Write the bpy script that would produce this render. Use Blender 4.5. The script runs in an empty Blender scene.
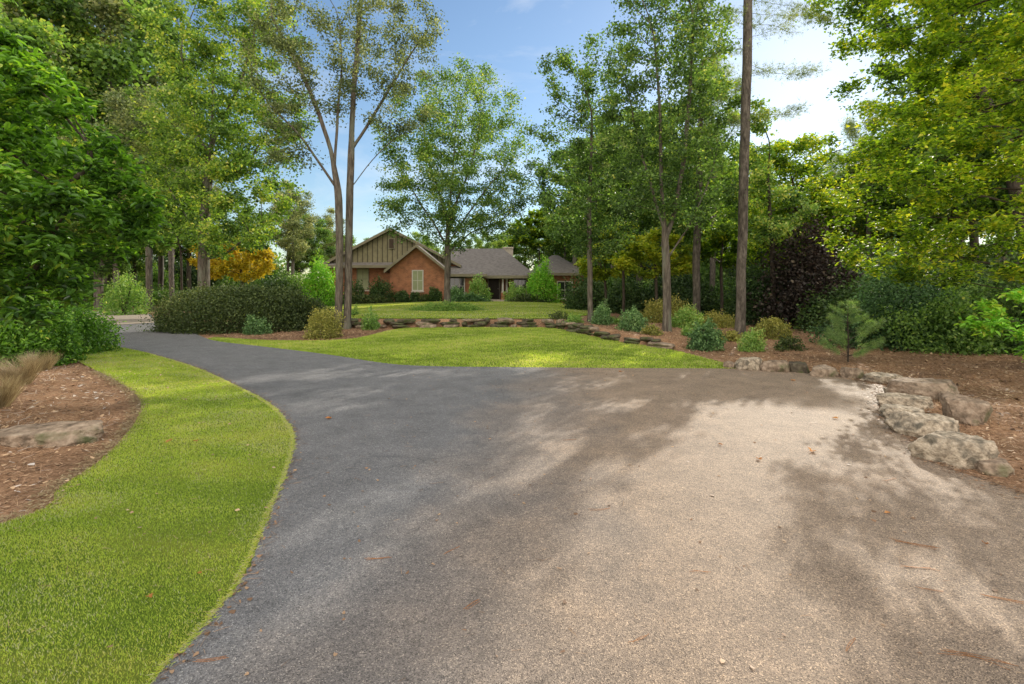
import bpy, bmesh, math, random
import numpy as np
from mathutils import Vector, Matrix, noise
random.seed(7)
rng = np.random.default_rng(7)
PI = math.pi
scene = bpy.context.scene
C = scene.collection
F = 484.0; CAMH = 1.7; HZ = 290.0            # focal length in pixels, eye height, horizon row
SUN_AZ = 32.0; SUN_EL = 24.0

def fx(px, d): return (px-512)*d/F
def fz(py, d): return CAMH-(py-HZ)*d/F
def gp(px, py):                               # point of flat ground seen at a pixel
    d = F*CAMH/(py-HZ); return (fx(px, d), d)

# ------------------------------------------------------------------ registry helpers
def link(o, parent=None):
    C.objects.link(o)
    if parent is not None: o.parent = parent
    return o
def tag(o, label=None, cat=None, group=None, kind=None):
    if label: o['label'] = label
    if cat: o['category'] = cat
    if group: o['group'] = group
    if kind: o['kind'] = kind
    return o
def empty(name, loc, rz=0, sc=1.0):
    o = bpy.data.objects.new(name, None); o.empty_display_size = .3
    o.location = loc; o.rotation_euler = (0, 0, rz)
    o.scale = (sc, sc, sc) if not hasattr(sc, '__len__') else sc
    return link(o)
def copy_tree(root, loc, rz, sc, label=None, group=None):
    r = root.copy(); C.objects.link(r)
    r.location = loc; r.rotation_euler = (0, 0, rz)
    r.scale = (sc, sc, sc) if not hasattr(sc, '__len__') else sc
    if label: r['label'] = label
    if group: r['group'] = group
    for ch in list(root.children):
        c = ch.copy(); C.objects.link(c); c.parent = r
        for g in ch.children:
            d = g.copy(); C.objects.link(d); d.parent = c
    return r

def np_mesh(name, V, Fc, mat, parent=None, attr=None, smooth=False):
    """V (n,3); Fc (m,k) all faces same size, or a list of such arrays"""
    me = bpy.data.meshes.new(name)
    if not isinstance(Fc, (list, tuple)): Fc = [Fc]
    Fc = [f for f in Fc if len(f)]
    V = np.asarray(V, dtype=np.float32)
    idx = np.concatenate([f.ravel() for f in Fc]).astype(np.int32)
    tot = np.concatenate([np.full(len(f), f.shape[1]) for f in Fc]).astype(np.int32)
    st = np.concatenate([[0], np.cumsum(tot)[:-1]]).astype(np.int32)
    me.vertices.add(len(V)); me.vertices.foreach_set('co', V.ravel())
    me.loops.add(len(idx)); me.loops.foreach_set('vertex_index', idx)
    me.polygons.add(len(tot)); me.polygons.foreach_set('loop_start', st)
    me.polygons.foreach_set('loop_total', tot)
    if smooth: me.polygons.foreach_set('use_smooth', np.ones(len(tot), dtype=bool))
    if attr is not None:
        a = me.attributes.new('var', 'FLOAT', 'POINT'); a.data.foreach_set('value', np.asarray(attr, dtype=np.float32))
    me.update(calc_edges=True)
    me.materials.append(mat)
    return link(bpy.data.objects.new(name, me), parent)

def bm_obj(name, bm, mat, parent=None, smooth=False):
    me = bpy.data.meshes.new(name); bm.to_mesh(me); bm.free()
    if smooth:
        for p in me.polygons: p.use_smooth = True
    me.materials.append(mat)
    return link(bpy.data.objects.new(name, me), parent)

def box(bm, x0, x1, y0, y1, z0, z1):
    vs = [bm.verts.new(p) for p in ((x0,y0,z0),(x1,y0,z0),(x1,y1,z0),(x0,y1,z0),(x0,y0,z1),(x1,y0,z1),(x1,y1,z1),(x0,y1,z1))]
    for f in ((0,3,2,1),(4,5,6,7),(0,1,5,4),(1,2,6,5),(2,3,7,6),(3,0,4,7)): bm.faces.new([vs[i] for i in f])
def slab(bm, pts, t):
    """a roof sheet: polygon thickened downwards by t"""
    a = [bm.verts.new(p) for p in pts]; b = [bm.verts.new((p[0], p[1], p[2]-t)) for p in pts]
    bm.faces.new(a); bm.faces.new(b[::-1])
    n = len(pts)
    for i in range(n): bm.faces.new([a[(i+1) % n], a[i], b[i], b[(i+1) % n]])
def nrm(a): return a/np.maximum(np.linalg.norm(a, axis=-1, keepdims=True), 1e-9)

# ------------------------------------------------------------------ materials
def newmat(name):
    m = bpy.data.materials.new(name); m.use_nodes = True
    nt = m.node_tree; nt.nodes.clear()
    return m, nt, nt.nodes, nt.links
def N(nt, t, **kw):
    n = nt.nodes.new(t)
    for k, v in kw.items():
        if k.startswith('i_'):
            key = k[2:]
            n.inputs[int(key) if key.isdigit() else key.replace('_', ' ')].default_value = v
        else: setattr(n, k, v)
    return n
def ramp(nt, stops, interp='LINEAR'):
    r = nt.nodes.new('ShaderNodeValToRGB'); r.color_ramp.interpolation = interp
    els = r.color_ramp.elements
    while len(els) < len(stops): els.new(0.5)
    for e, (p, c) in zip(els, stops):
        e.position = p; e.color = (c[0], c[1], c[2], 1)
    return r
def mixc(nt, fac, a, b, mode='MIX'):
    n = nt.nodes.new('ShaderNodeMix'); n.data_type = 'RGBA'; n.blend_type = mode
    for s, v in ((n.inputs[0], fac), (n.inputs[6], a), (n.inputs[7], b)):
        if hasattr(v, 'links'): nt.links.new(v, s)
        elif isinstance(v, (int, float)): s.default_value = v
        else: s.default_value = (v[0], v[1], v[2], 1)
    return n.outputs[2]

def leaf_mat(name, stops, trans=0.45, tint=(1.3, 1.4, .45), rough=.5, spec=.3, gain=2.6):
    """leaf: reflecting face plus light let through; colour from the per-leaf attribute"""
    m, nt, nd, L = newmat(name)
    a = N(nt, 'ShaderNodeAttribute', attribute_name='var')
    oi = N(nt, 'ShaderNodeObjectInfo')
    ma = N(nt, 'ShaderNodeMath', operation='MULTIPLY_ADD', i_1=.22, i_2=-.11); L.new(oi.outputs['Random'], ma.inputs[0])
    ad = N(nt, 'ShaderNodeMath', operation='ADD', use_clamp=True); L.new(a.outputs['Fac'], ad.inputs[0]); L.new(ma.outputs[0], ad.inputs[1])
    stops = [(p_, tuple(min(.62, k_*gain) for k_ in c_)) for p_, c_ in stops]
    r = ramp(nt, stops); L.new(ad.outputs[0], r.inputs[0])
    b = N(nt, 'ShaderNodeBsdfPrincipled', i_Roughness=rough); b.inputs['Specular IOR Level'].default_value = spec
    L.new(r.outputs[0], b.inputs['Base Color'])
    t = N(nt, 'ShaderNodeBsdfTranslucent')
    L.new(mixc(nt, 1.0, r.outputs[0], tint, 'MULTIPLY'), t.inputs[0])
    mx = N(nt, 'ShaderNodeMixShader', i_0=trans); L.new(b.outputs[0], mx.inputs[1]); L.new(t.outputs[0], mx.inputs[2])
    o = N(nt, 'ShaderNodeOutputMaterial'); L.new(mx.outputs[0], o.inputs[0])
    return m

def rough_mat(name, stops, scale=6, detail=6, rough=.85, bump=.4, bscale=None, dist=.02, stretch=(1,1,1), spec=.3, coord='Object', second=None):
    m, nt, nd, L = newmat(name)
    tc = N(nt, 'ShaderNodeTexCoord'); mp = N(nt, 'ShaderNodeMapping'); mp.inputs['Scale'].default_value = stretch
    L.new(tc.outputs[coord], mp.inputs[0])
    n1 = N(nt, 'ShaderNodeTexNoise', i_Scale=scale, i_Detail=detail, i_Roughness=.65); L.new(mp.outputs[0], n1.inputs[0])
    r = ramp(nt, stops); L.new(n1.outputs[0], r.inputs[0])
    col = r.outputs[0]
    if second:
        n3 = N(nt, 'ShaderNodeTexNoise', i_Scale=second[0], i_Detail=3.0); L.new(mp.outputs[0], n3.inputs[0])
        r3 = ramp(nt, [(second[1], (0,0,0)), (second[2], (1,1,1))]); L.new(n3.outputs[0], r3.inputs[0])
        col = mixc(nt, r3.outputs[0], col, second[3])
    b = N(nt, 'ShaderNodeBsdfPrincipled', i_Roughness=rough); b.inputs['Specular IOR Level'].default_value = spec
    L.new(col, b.inputs['Base Color'])
    n2 = N(nt, 'ShaderNodeTexNoise', i_Scale=bscale or scale*3, i_Detail=5.0); L.new(mp.outputs[0], n2.inputs[0])
    bp = N(nt, 'ShaderNodeBump', i_Strength=bump, i_Distance=dist); L.new(n2.outputs[0], bp.inputs['Height']); L.new(bp.outputs[0], b.inputs['Normal'])
    o = N(nt, 'ShaderNodeOutputMaterial'); L.new(b.outputs[0], o.inputs[0])
    return m

def g3(r, g, b): return (r, g, b)
M = {}
M['bark_grey'] = rough_mat('bark_grey', [(.3, (.035,.029,.023)), (.5, (.105,.09,.072)), (.7, (.21,.185,.15))], scale=5, stretch=(3,3,.5), bump=.9, dist=.03, second=(1.6,.5,.7,(.16,.17,.13)))
M['bark_dark'] = rough_mat('bark_dark', [(.3, (.02,.016,.012)), (.5, (.06,.048,.036)), (.75, (.12,.1,.08))], scale=6, stretch=(3,3,.5), bump=.9, dist=.03)
M['bark_pine'] = rough_mat('bark_pine', [(.3, (.03,.026,.022)), (.5, (.11,.095,.08)), (.72, (.22,.195,.165))], scale=4, stretch=(3,3,.9), bump=1, dist=.05)
M['leaf_oak'] = leaf_mat('leaf_oak', [(0, (.014,.03,.009)), (.4, (.045,.083,.021)), (.75, (.115,.17,.037)), (1, (.29,.32,.055))])
M['leaf_maple'] = leaf_mat('leaf_maple', [(0, (.014,.029,.01)), (.45, (.047,.083,.025)), (.8, (.105,.165,.045)), (1, (.23,.29,.07))], tint=(1.3,1.4,.5))
M['leaf_grey'] = leaf_mat('leaf_grey', [(0, (.025,.036,.018)), (.5, (.075,.1,.05)), (1, (.22,.23,.12))], tint=(1.3,1.25,.6))
M['leaf_forest'] = leaf_mat('leaf_forest', [(0, (.013,.028,.01)), (.4, (.047,.088,.026)), (.8, (.115,.175,.045)), (1, (.27,.31,.07))])
M['leaf_yellow'] = leaf_mat('leaf_yellow', [(0, (.05,.09,.015)), (.4, (.15,.23,.03)), (.8, (.3,.35,.04)), (1, (.48,.44,.05))], tint=(1.3,1.2,.4), gain=1.6)
M['leaf_beech'] = leaf_mat('leaf_beech', [(0, (.012,.029,.007)), (.4, (.05,.10,.014)), (.75, (.155,.235,.022)), (1, (.40,.45,.04))], tint=(1.4,1.4,.4), trans=.55, gain=1.9)
M['leaf_orange'] = leaf_mat('leaf_orange', [(0, (.14,.13,.015)), (.35, (.3,.24,.02)), (.7, (.4,.23,.03)), (1, (.45,.2,.06))], tint=(1.3,1.1,.5), gain=2.2)
M['leaf_gloss'] = leaf_mat('leaf_gloss', [(0, (.01,.026,.006)), (.42, (.038,.088,.014)), (.8, (.10,.19,.026)), (1, (.23,.33,.05))], rough=.4, spec=.4, trans=.4, tint=(1.4,1.5,.4))
M['leaf_dark'] = leaf_mat('leaf_dark', [(0, (.008,.018,.007)), (.5, (.025,.05,.016)), (1, (.07,.11,.03))], trans=.25, gain=1.9)
M['leaf_hedge'] = leaf_mat('leaf_hedge', [(0, (.008,.014,.005)), (.45, (.03,.048,.015)), (.8, (.075,.10,.03)), (1, (.17,.19,.06))], trans=.25, gain=2.0, tint=(1.3,1.2,.5))
M['leaf_olive'] = leaf_mat('leaf_olive', [(0, (.04,.045,.014)), (.5, (.11,.115,.03)), (1, (.24,.2,.06))], trans=.3)
M['leaf_bright'] = leaf_mat('leaf_bright', [(0, (.03,.08,.01)), (.5, (.1,.22,.025)), (1, (.3,.42,.05))], trans=.4)
M['leaf_blue'] = leaf_mat('leaf_blue', [(0, (.012,.026,.011)), (.5, (.042,.085,.032)), (1, (.14,.21,.085))], trans=.3, tint=(1.2,1.3,.6))
M['leaf_purple'] = leaf_mat('leaf_purple', [(0, (.008,.007,.006)), (.5, (.024,.019,.017)), (1, (.11,.09,.06))], trans=.2, tint=(1.4,.8,.7), gain=1.7)
M['needle'] = leaf_mat('needle', [(0, (.03,.045,.015)), (.5, (.09,.12,.04)), (1, (.2,.22,.07))], trans=.3)
M['needle_soft'] = leaf_mat('needle_soft', [(0, (.03,.055,.022)), (.5, (.09,.145,.055)), (1, (.22,.28,.12))], trans=.4)
M['leaf_fern'] = leaf_mat('leaf_fern', [(0, (.03,.06,.015)), (.5, (.09,.16,.04)), (1, (.22,.28,.08))], trans=.35)
M['straw'] = leaf_mat('straw', [(0, (.10,.07,.035)), (.5, (.28,.22,.13)), (1, (.5,.44,.28))], trans=.3, tint=(1.1,1,.8), gain=1.3)
M['blade'] = leaf_mat('blade', [(0, (.07,.105,.02)), (.4, (.155,.21,.04)), (.75, (.25,.295,.07)), (1, (.45,.4,.2))], trans=.5, tint=(1.35,1.25,.4), rough=.6, spec=.15, gain=2.9)
M['mulch_bits'] = leaf_mat('mulch_bits', [(0, (.03,.019,.013)), (.4, (.13,.082,.052)), (.8, (.29,.195,.125)), (1, (.5,.4,.29))], trans=.15, tint=(1,.9,.7), spec=.2, gain=2.3)
M['dry_leaf'] = leaf_mat('dry_leaf', [(0, (.16,.07,.03)), (.5, (.4,.17,.05)), (1, (.55,.3,.12))], trans=.2, tint=(1,.9,.6), gain=1.1)
M['rock'] = rough_mat('rock', [(.25, (.07,.06,.05)), (.42, (.27,.225,.17)), (.58, (.48,.41,.32)), (.8, (.64,.56,.45))], scale=13, detail=12, bump=1, bscale=40, dist=.03, second=(9,.5,.68,(.13,.115,.09)))
M['rock_brown'] = rough_mat('rock_brown', [(.3, (.06,.045,.032)), (.5, (.25,.19,.14)), (.75, (.45,.37,.29))], scale=8, detail=12, bump=1, bscale=24, dist=.03, second=(3,.58,.7,(.09,.1,.045)))
M['rock_dark'] = rough_mat('rock_dark', [(.3, (.025,.02,.016)), (.5, (.1,.085,.06)), (.8, (.26,.22,.17))], scale=7, detail=10, bump=1, bscale=20, dist=.04, second=(4,.5,.65,(.07,.09,.03)))

def mulch_ground():
    m, nt, nd, L = newmat('mulch_ground')
    tc = N(nt, 'ShaderNodeTexCoord')
    n1 = N(nt, 'ShaderNodeTexNoise', i_Scale=28.0, i_Detail=8.0, i_Roughness=.75); L.new(tc.outputs['Object'], n1.inputs[0])
    r = ramp(nt, [(.3, (.075,.048,.032)), (.48, (.29,.18,.11)), (.62, (.46,.30,.19)), (.8, (.52,.41,.3))]); L.new(n1.outputs[0], r.inputs[0])
    n2 = N(nt, 'ShaderNodeTexNoise', i_Scale=.9, i_Detail=4.0); L.new(tc.outputs['Object'], n2.inputs[0])
    r2 = ramp(nt, [(.35, (.65,.62,.6)), (.65, (1.1,1.05,1.0))]); L.new(n2.outputs[0], r2.inputs[0])
    b = N(nt, 'ShaderNodeBsdfPrincipled', i_Roughness=.9); b.inputs['Specular IOR Level'].default_value = .15
    L.new(mixc(nt, 1.0, r.outputs[0], r2.outputs[0], 'MULTIPLY'), b.inputs['Base Color'])
    bp = N(nt, 'ShaderNodeBump', i_Strength=.8, i_Distance=.03); L.new(n1.outputs[0], bp.inputs['Height']); L.new(bp.outputs[0], b.inputs['Normal'])
    o = N(nt, 'ShaderNodeOutputMaterial'); L.new(b.outputs[0], o.inputs[0]); return m
M['ground'] = mulch_ground()

def asphalt():
    m, nt, nd, L = newmat('asphalt')
    tc = N(nt, 'ShaderNodeTexCoord'); P = tc.outputs['Object']
    # stones of the aggregate
    v = N(nt, 'ShaderNodeTexVoronoi', i_Scale=190.0); L.new(P, v.inputs['Vector'])
    sep = N(nt, 'ShaderNodeSeparateColor'); L.new(v.outputs['Color'], sep.inputs[0])
    r = ramp(nt, [(0, (.05,.048,.047)), (.2, (.1,.097,.095)), (.5, (.14,.136,.132)), (.88, (.175,.17,.164)), (.96, (.25,.24,.225)), (1, (.33,.315,.29))]); L.new(sep.outputs[0], r.inputs[0])
    v2 = N(nt, 'ShaderNodeTexVoronoi', i_Scale=48.0); L.new(P, v2.inputs['Vector'])
    sep2 = N(nt, 'ShaderNodeSeparateColor'); L.new(v2.outputs['Color'], sep2.inputs[0])
    r5 = ramp(nt, [(0, (.88,.88,.88)), (.6, (1,1,1)), (1, (1.16,1.15,1.12))]); L.new(sep2.outputs[1], r5.inputs[0])
    # pad against darker drive strip, with warm sunlight and blue shade painted in
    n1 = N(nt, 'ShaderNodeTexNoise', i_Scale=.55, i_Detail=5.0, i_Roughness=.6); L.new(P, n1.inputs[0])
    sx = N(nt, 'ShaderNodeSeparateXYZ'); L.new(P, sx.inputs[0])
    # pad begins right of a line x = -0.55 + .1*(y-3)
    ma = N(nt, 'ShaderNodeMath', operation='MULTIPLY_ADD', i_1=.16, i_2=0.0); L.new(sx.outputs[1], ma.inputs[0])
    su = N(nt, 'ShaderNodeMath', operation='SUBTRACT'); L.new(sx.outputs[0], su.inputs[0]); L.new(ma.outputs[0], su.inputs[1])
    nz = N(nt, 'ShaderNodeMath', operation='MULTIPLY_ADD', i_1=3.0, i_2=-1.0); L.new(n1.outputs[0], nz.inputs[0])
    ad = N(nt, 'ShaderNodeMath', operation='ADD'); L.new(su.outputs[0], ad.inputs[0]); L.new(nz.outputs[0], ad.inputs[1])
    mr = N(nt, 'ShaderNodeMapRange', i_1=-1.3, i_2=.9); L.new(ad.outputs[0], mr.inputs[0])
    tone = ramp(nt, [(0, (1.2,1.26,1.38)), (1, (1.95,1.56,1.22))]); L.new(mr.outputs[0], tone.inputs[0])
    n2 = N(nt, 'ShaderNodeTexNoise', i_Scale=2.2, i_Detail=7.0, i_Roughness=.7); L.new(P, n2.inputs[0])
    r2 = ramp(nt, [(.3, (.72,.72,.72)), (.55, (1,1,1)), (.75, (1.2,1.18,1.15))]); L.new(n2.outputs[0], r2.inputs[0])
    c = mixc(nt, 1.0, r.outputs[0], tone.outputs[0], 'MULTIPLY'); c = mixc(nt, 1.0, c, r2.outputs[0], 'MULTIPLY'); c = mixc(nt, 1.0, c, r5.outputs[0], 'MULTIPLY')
    # hairline cracks
    wv = N(nt, 'ShaderNodeTexNoise', i_Scale=1.3, i_Detail=6.0); L.new(P, wv.inputs[0])
    mv = mixc(nt, .12, P, wv.outputs['Color'], 'LINEAR_LIGHT')
    vc = N(nt, 'ShaderNodeTexVoronoi', feature='DISTANCE_TO_EDGE', i_Scale=.33); L.new(mv, vc.inputs['Vector'])
    rc = ramp(nt, [(0, (0,0,0)), (.0012, (0,0,0)), (.004, (1,1,1))]); L.new(vc.outputs['Distance'], rc.inputs[0])
    ncr = N(nt, 'ShaderNodeTexNoise', i_Scale=.8, i_Detail=3.0); L.new(P, ncr.inputs[0])
    rcr = ramp(nt, [(.46, (1,1,1)), (.58, (0,0,0))]); L.new(ncr.outputs[0], rcr.inputs[0])
    cr = mixc(nt, rcr.outputs[0], rc.outputs[0], (1,1,1))
    cr2 = mixc(nt, .3, (1,1,1), cr)
    c = mixc(nt, 1.0, c, cr2, 'MULTIPLY')
    b = N(nt, 'ShaderNodeBsdfPrincipled', i_Roughness=.7); b.inputs['Specular IOR Level'].default_value = .35
    L.new(c, b.inputs['Base Color'])
    bp = N(nt, 'ShaderNodeBump', i_Strength=.75, i_Distance=.006); L.new(v.outputs['Distance'], bp.inputs['Height'])
    bp2 = N(nt, 'ShaderNodeBump', i_Strength=.4, i_Distance=.03); L.new(n2.outputs[0], bp2.inputs['Height']); L.new(bp.outputs[0], bp2.inputs['Normal'])
    L.new(bp2.outputs[0], b.inputs['Normal'])
    o = N(nt, 'ShaderNodeOutputMaterial'); L.new(b.outputs[0], o.inputs[0]); return m
M['asphalt'] = asphalt()
M['pale_drive'] = rough_mat('pale_drive', [(.3, (.26,.22,.18)), (.7, (.42,.36,.3))], scale=8, bump=.2)
def lawn_mat():
    m, nt, nd, L = newmat('lawn')
    tc = N(nt, 'ShaderNodeTexCoord'); P = tc.outputs['Object']
    n1 = N(nt, 'ShaderNodeTexNoise', i_Scale=45.0, i_Detail=6.0, i_Roughness=.8); L.new(P, n1.inputs[0])
    r = ramp(nt, [(.3, (.04,.07,.01)), (.5, (.105,.17,.018)), (.7, (.2,.26,.035))]); L.new(n1.outputs[0], r.inputs[0])
    mp = N(nt, 'ShaderNodeMapping'); mp.inputs['Scale'].default_value = (.5, 1.6, 1); L.new(P, mp.inputs[0])
    n2 = N(nt, 'ShaderNodeTexNoise', i_Scale=1.1, i_Detail=5.0); L.new(mp.outputs[0], n2.inputs[0])
    r2 = ramp(nt, [(.45, (0,0,0)), (.7, (.6,.6,.6))]); L.new(n2.outputs[0], r2.inputs[0])
    c = mixc(nt, r2.outputs[0], r.outputs[0], (.3,.3,.06))
    b = N(nt, 'ShaderNodeBsdfPrincipled', i_Roughness=.9); b.inputs['Specular IOR Level'].default_value = .1
    L.new(c, b.inputs['Base Color'])
    bp = N(nt, 'ShaderNodeBump', i_Strength=.7, i_Distance=.03); L.new(n1.outputs[0], bp.inputs['Height']); L.new(bp.outputs[0], b.inputs['Normal'])
    o = N(nt, 'ShaderNodeOutputMaterial'); L.new(b.outputs[0], o.inputs[0]); return m
M['lawn'] = lawn_mat()

# ------------------------------------------------------------------ ground plan (metres)
def smooth_curve(pts, n=8):
    P = [np.array(p, float) for p in pts]; P = [2*P[0]-P[1]]+P+[2*P[-1]-P[-2]]; out = []
    for i in range(1, len(P)-2):
        for k in range(n):
            t = k/n; a, b, c, d = P[i-1], P[i], P[i+1], P[i+2]
            out.append(.5*((2*b)+(-a+c)*t+(2*a-5*b+4*c-d)*t*t+(-a+3*b-3*c+d)*t**3))
    out.append(P[-2]); return np.array(out)
def smoothstep(a, b, x): t = np.clip((x-a)/(b-a), 0, 1); return t*t*(3-2*t)

verge_right = smooth_curve([(-2.0,-14), (-1.7,-6), (-1.5,-1), (-1.52,1.2)]+[gp(*p) for p in ((150,684),(205,625),(242,575),(268,515),(289,462),(292,432),(270,405),(235,386),(190,366),(140,352),(95,344))])
drive_far_l = smooth_curve([gp(95,344), (-16.6,17.0), (-22.5,22), (-30,30), (-42,36), (-60,40)])
drive_far_r = smooth_curve([(-60,44.5), (-42,40.5), (-29.5,37.5), (-22,29.8), (-17,23.8), (-12.4,18.9)]+[gp(*p) for p in ((215,340.5),(268,347),(325,354),(385,363),(430,366),(512,367),(620,368),(727,368.5),(800,371),(850,377.5))])
pad_right = smooth_curve([gp(*p) for p in ((850,377.5),(880,386),(880,402),(893,421),(915,440),(942,464),(985,479),(1024,493))]+[(4.35,3.0),(4.7,1.2),(5.2,-2),(5.6,-6),(5.8,-14)])
def rag(c, a, seed):
    r = np.random.default_rng(seed); c = c.copy(); m = (c[:,1] > .8) & (c[:,1] < 9.6)
    i0, i1 = np.where(m)[0][[0, -1]]; q = c[i0:i1+1]; L = np.concatenate([[0], np.cumsum(np.hypot(*np.diff(q, axis=0).T))])
    t = np.arange(0, L[-1], .035); q = np.stack([np.interp(t, L, q[:,0]), np.interp(t, L, q[:,1])], 1)
    e = r.normal(0, a, (len(q), 2)); low = np.interp(np.arange(len(q)), np.arange(0, len(q)+9, 9), r.normal(0, a*1.3, len(np.arange(0, len(q)+9, 9))))
    return np.vstack([c[:i0], q+e*.6+low[:, None]*.8, c[i1:]])
poly = np.vstack([rag(verge_right, .009, 1), drive_far_l[1:], drive_far_r, rag(pad_right, .01, 2)[1:]])
def poly_sd(X, Y, poly):
    P = np.stack([X.ravel(), Y.ravel()], 1); d = np.full(len(P), 1e9); inside = np.zeros(len(P), bool)
    for i in range(len(poly)):
        a = poly[i]; b = poly[(i+1) % len(poly)]; ab = b-a; L2 = ab@ab
        if L2 < 1e-12: continue
        t = np.clip(((P-a)@ab)/L2, 0, 1); q = a+t[:, None]*ab
        d = np.minimum(d, np.hypot(P[:,0]-q[:,0], P[:,1]-q[:,1]))
        c = ((a[1] > P[:,1]) != (b[1] > P[:,1]))
        if a[1] != b[1]: inside ^= c & (P[:,0] < (b[0]-a[0])*(P[:,1]-a[1])/(b[1]-a[1])+a[0])
    return np.where(inside, -d, d).reshape(X.shape)
polyC = np.vstack([verge_right, drive_far_l[1:], drive_far_r, pad_right[1:]])[::2]
wall_pts = smooth_curve([(-7.6,20.4), (-6.3,19.9), (-3.7,19.35), (-1.5,19.2), (.5,19.15), (1.7,18.7), (2.5,16.6), (3.2,14.9), (4.35,13.4)], 10)
wx_, wy_ = wall_pts[:,0], wall_pts[:,1]
def hgt(X, Y, d=None):
    X = np.asarray(X, float); Y = np.asarray(Y, float)
    if d is None: d = poly_sd(X, Y, polyC)
    d = np.maximum(d, 0)
    z = .2*smoothstep(0, 7.5, d)+.02*smoothstep(0, .6, d)
    wy = np.interp(X, wx_, wy_)
    J = np.interp(X, [-30,-14,-9,-6.5,1.8,4.3,6,9,14], [0,.1,.25,.33,.33,.2,.15,.1,0])
    w = np.interp(X, [-14,-8,-6.8,3.5,4.6,6,9], [8,3,.22,.22,.5,4,6])
    z = z+J*smoothstep(.05, 1, (Y-wy)/w)
    z = z+(.17)*smoothstep(20, 40, Y)*smoothstep(-22, -14, X)
    # woods climb a little behind everything
    z = z+3.0*smoothstep(60, 160, Y)+.5*smoothstep(9, 30, X)*smoothstep(8, 30, Y)
    return z
def H(x, y): return float(hgt(np.array([x]), np.array([y]))[0])

# ground sheet
def axis(lo, hi, a, b, step):
    mid = list(np.arange(a, b+1e-6, step)); l = []; x = a; s = step
    while x > lo: s *= 1.35; x -= s; l.append(x)
    r = []; x = mid[-1]; s = step
    while x < hi: s *= 1.35; x += s; r.append(x)
    return np.array(l[::-1]+mid+r)
ax = axis(-1200, 1200, -30, 26, .22); ay = axis(-600, 1600, -4, 48, .22)
GX, GY = np.meshgrid(ax, ay); sd = poly_sd(GX, GY, polyC)
GZ = hgt(GX, GY, sd)-.03-.03*(sd < .05)
near = (np.abs(GX) < 30) & (GY < 48) & (sd > .5)
bump_n = np.sin(GX*3.1+np.sin(GY*2.3))*np.sin(GY*3.7+1.3*np.sin(GX*1.9))*.012
GZ = GZ+np.where(near, bump_n, 0)
nx, ny = len(ax), len(ay)
ii = (np.arange(ny-1)[:, None]*nx+np.arange(nx-1)[None]).ravel()
ground = np_mesh('ground', np.stack([GX.ravel(), GY.ravel(), GZ.ravel()], 1), np.stack([ii, ii+1, ii+nx+1, ii+nx], 1), M['ground'], smooth=True)
tag(ground, kind='structure')

# driveway: flat sheet with a small skirt
def flat_poly(name, poly, z, mat, thick=.06):
    bm = bmesh.new(); vs = [bm.verts.new((p[0], p[1], z)) for p in poly]
    f = bm.faces.new(vs)
    if f.normal.z < 0: f.normal_flip()
    lo = [bm.verts.new((p[0], p[1], z-thick)) for p in poly]; n = len(poly)
    for i in range(n): bm.faces.new((vs[i], vs[(i+1) % n], lo[(i+1) % n], lo[i]))
    bmesh.ops.triangulate(bm, faces=[g for g in bm.faces if len(g.verts) > 4])
    return tag(bm_obj(name, bm, mat), kind='structure')
flat_poly('driveway', poly, 0.0, M['asphalt'])
# pale surfaced stretch at the far bend
fl = smooth_curve([(-20.3,20.6), (-24,23.5), (-30,30), (-42,36), (-60,40)]); fr = smooth_curve([(-60,44.4), (-42,40.4), (-29.6,37.4), (-22.1,29.7), (-18.6,25.6)])
flat_poly('far_driveway', np.vstack([fl, fr]), .005, M['pale_drive'], .004)

def loft(name, A, B, nb, mat, dz=.0, kind='structure'):
    """sheet between two curves of equal length, draped on the terrain"""
    t = np.linspace(0, 1, nb)[None, :, None]
    P = A[:, None, :]*(1-t)+B[:, None, :]*t
    Z = hgt(P[..., 0], P[..., 1])+dz
    n = len(A); V = np.dstack([P[..., 0], P[..., 1], Z]).reshape(-1, 3)
    i = (np.arange(n-1)[:, None]*nb+np.arange(nb-1)[None]).ravel()
    return tag(np_mesh(name, V, np.stack([i, i+1, i+nb+1, i+nb], 1), mat, smooth=True), kind=kind), P
def resample(c, n):
    s = np.concatenate([[0], np.cumsum(np.hypot(*np.diff(c, axis=0).T))]); t = np.linspace(0, s[-1], n)
    return np.stack([np.interp(t, s, c[:,0]), np.interp(t, s, c[:,1])], 1)
# verge between bed and drive
verge_left = smooth_curve([(-9.5,-14), (-8,-6), (-6.5,-1), (-5.0,1.6)]+[gp(*p) for p in ((0,530),(60,492),(105,460),(135,425),(140,402),(120,385),(92,370),(76,360),(84,350),(96,344.3))])
VA = resample(verge_right, 220); VB = resample(verge_left, 220)
_t = np.gradient(VA, axis=0); _n = np.stack([_t[:,1], -_t[:,0]], 1); _n /= np.linalg.norm(_n, axis=1, keepdims=True)
loft('grass_verge', VA+_n*.07, VB, 30, M['lawn'], dz=-.006)
# lower lawn: columns in x
xs = np.linspace(-10.6, 4.9, 160)
dr = drive_far_r[np.argsort(drive_far_r[:,0])]
lf = np.stack([xs, np.interp(xs, dr[:,0], dr[:,1])-.03], 1)
lb_pts = [(-10.6,17.25), (-9,16.4), (-7.5,15.9), (-5.4,16.1), (-4.6,18.5), (-3.7,19.3), (-1.5,19.15), (.5,19.1), (1.6,18.6), (2.5,16.3), (3.2,14.8), (4.3,13.2), (4.7,11.9), (4.92,10.9)]
lbx = smooth_curve(lb_pts); lb = np.stack([xs, np.maximum(np.interp(xs, lbx[:,0], lbx[:,1]), lf[:,1]+.03)], 1)
loft('lower_lawn', lf, lb, 40, M['lawn'], dz=-.006)
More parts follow.
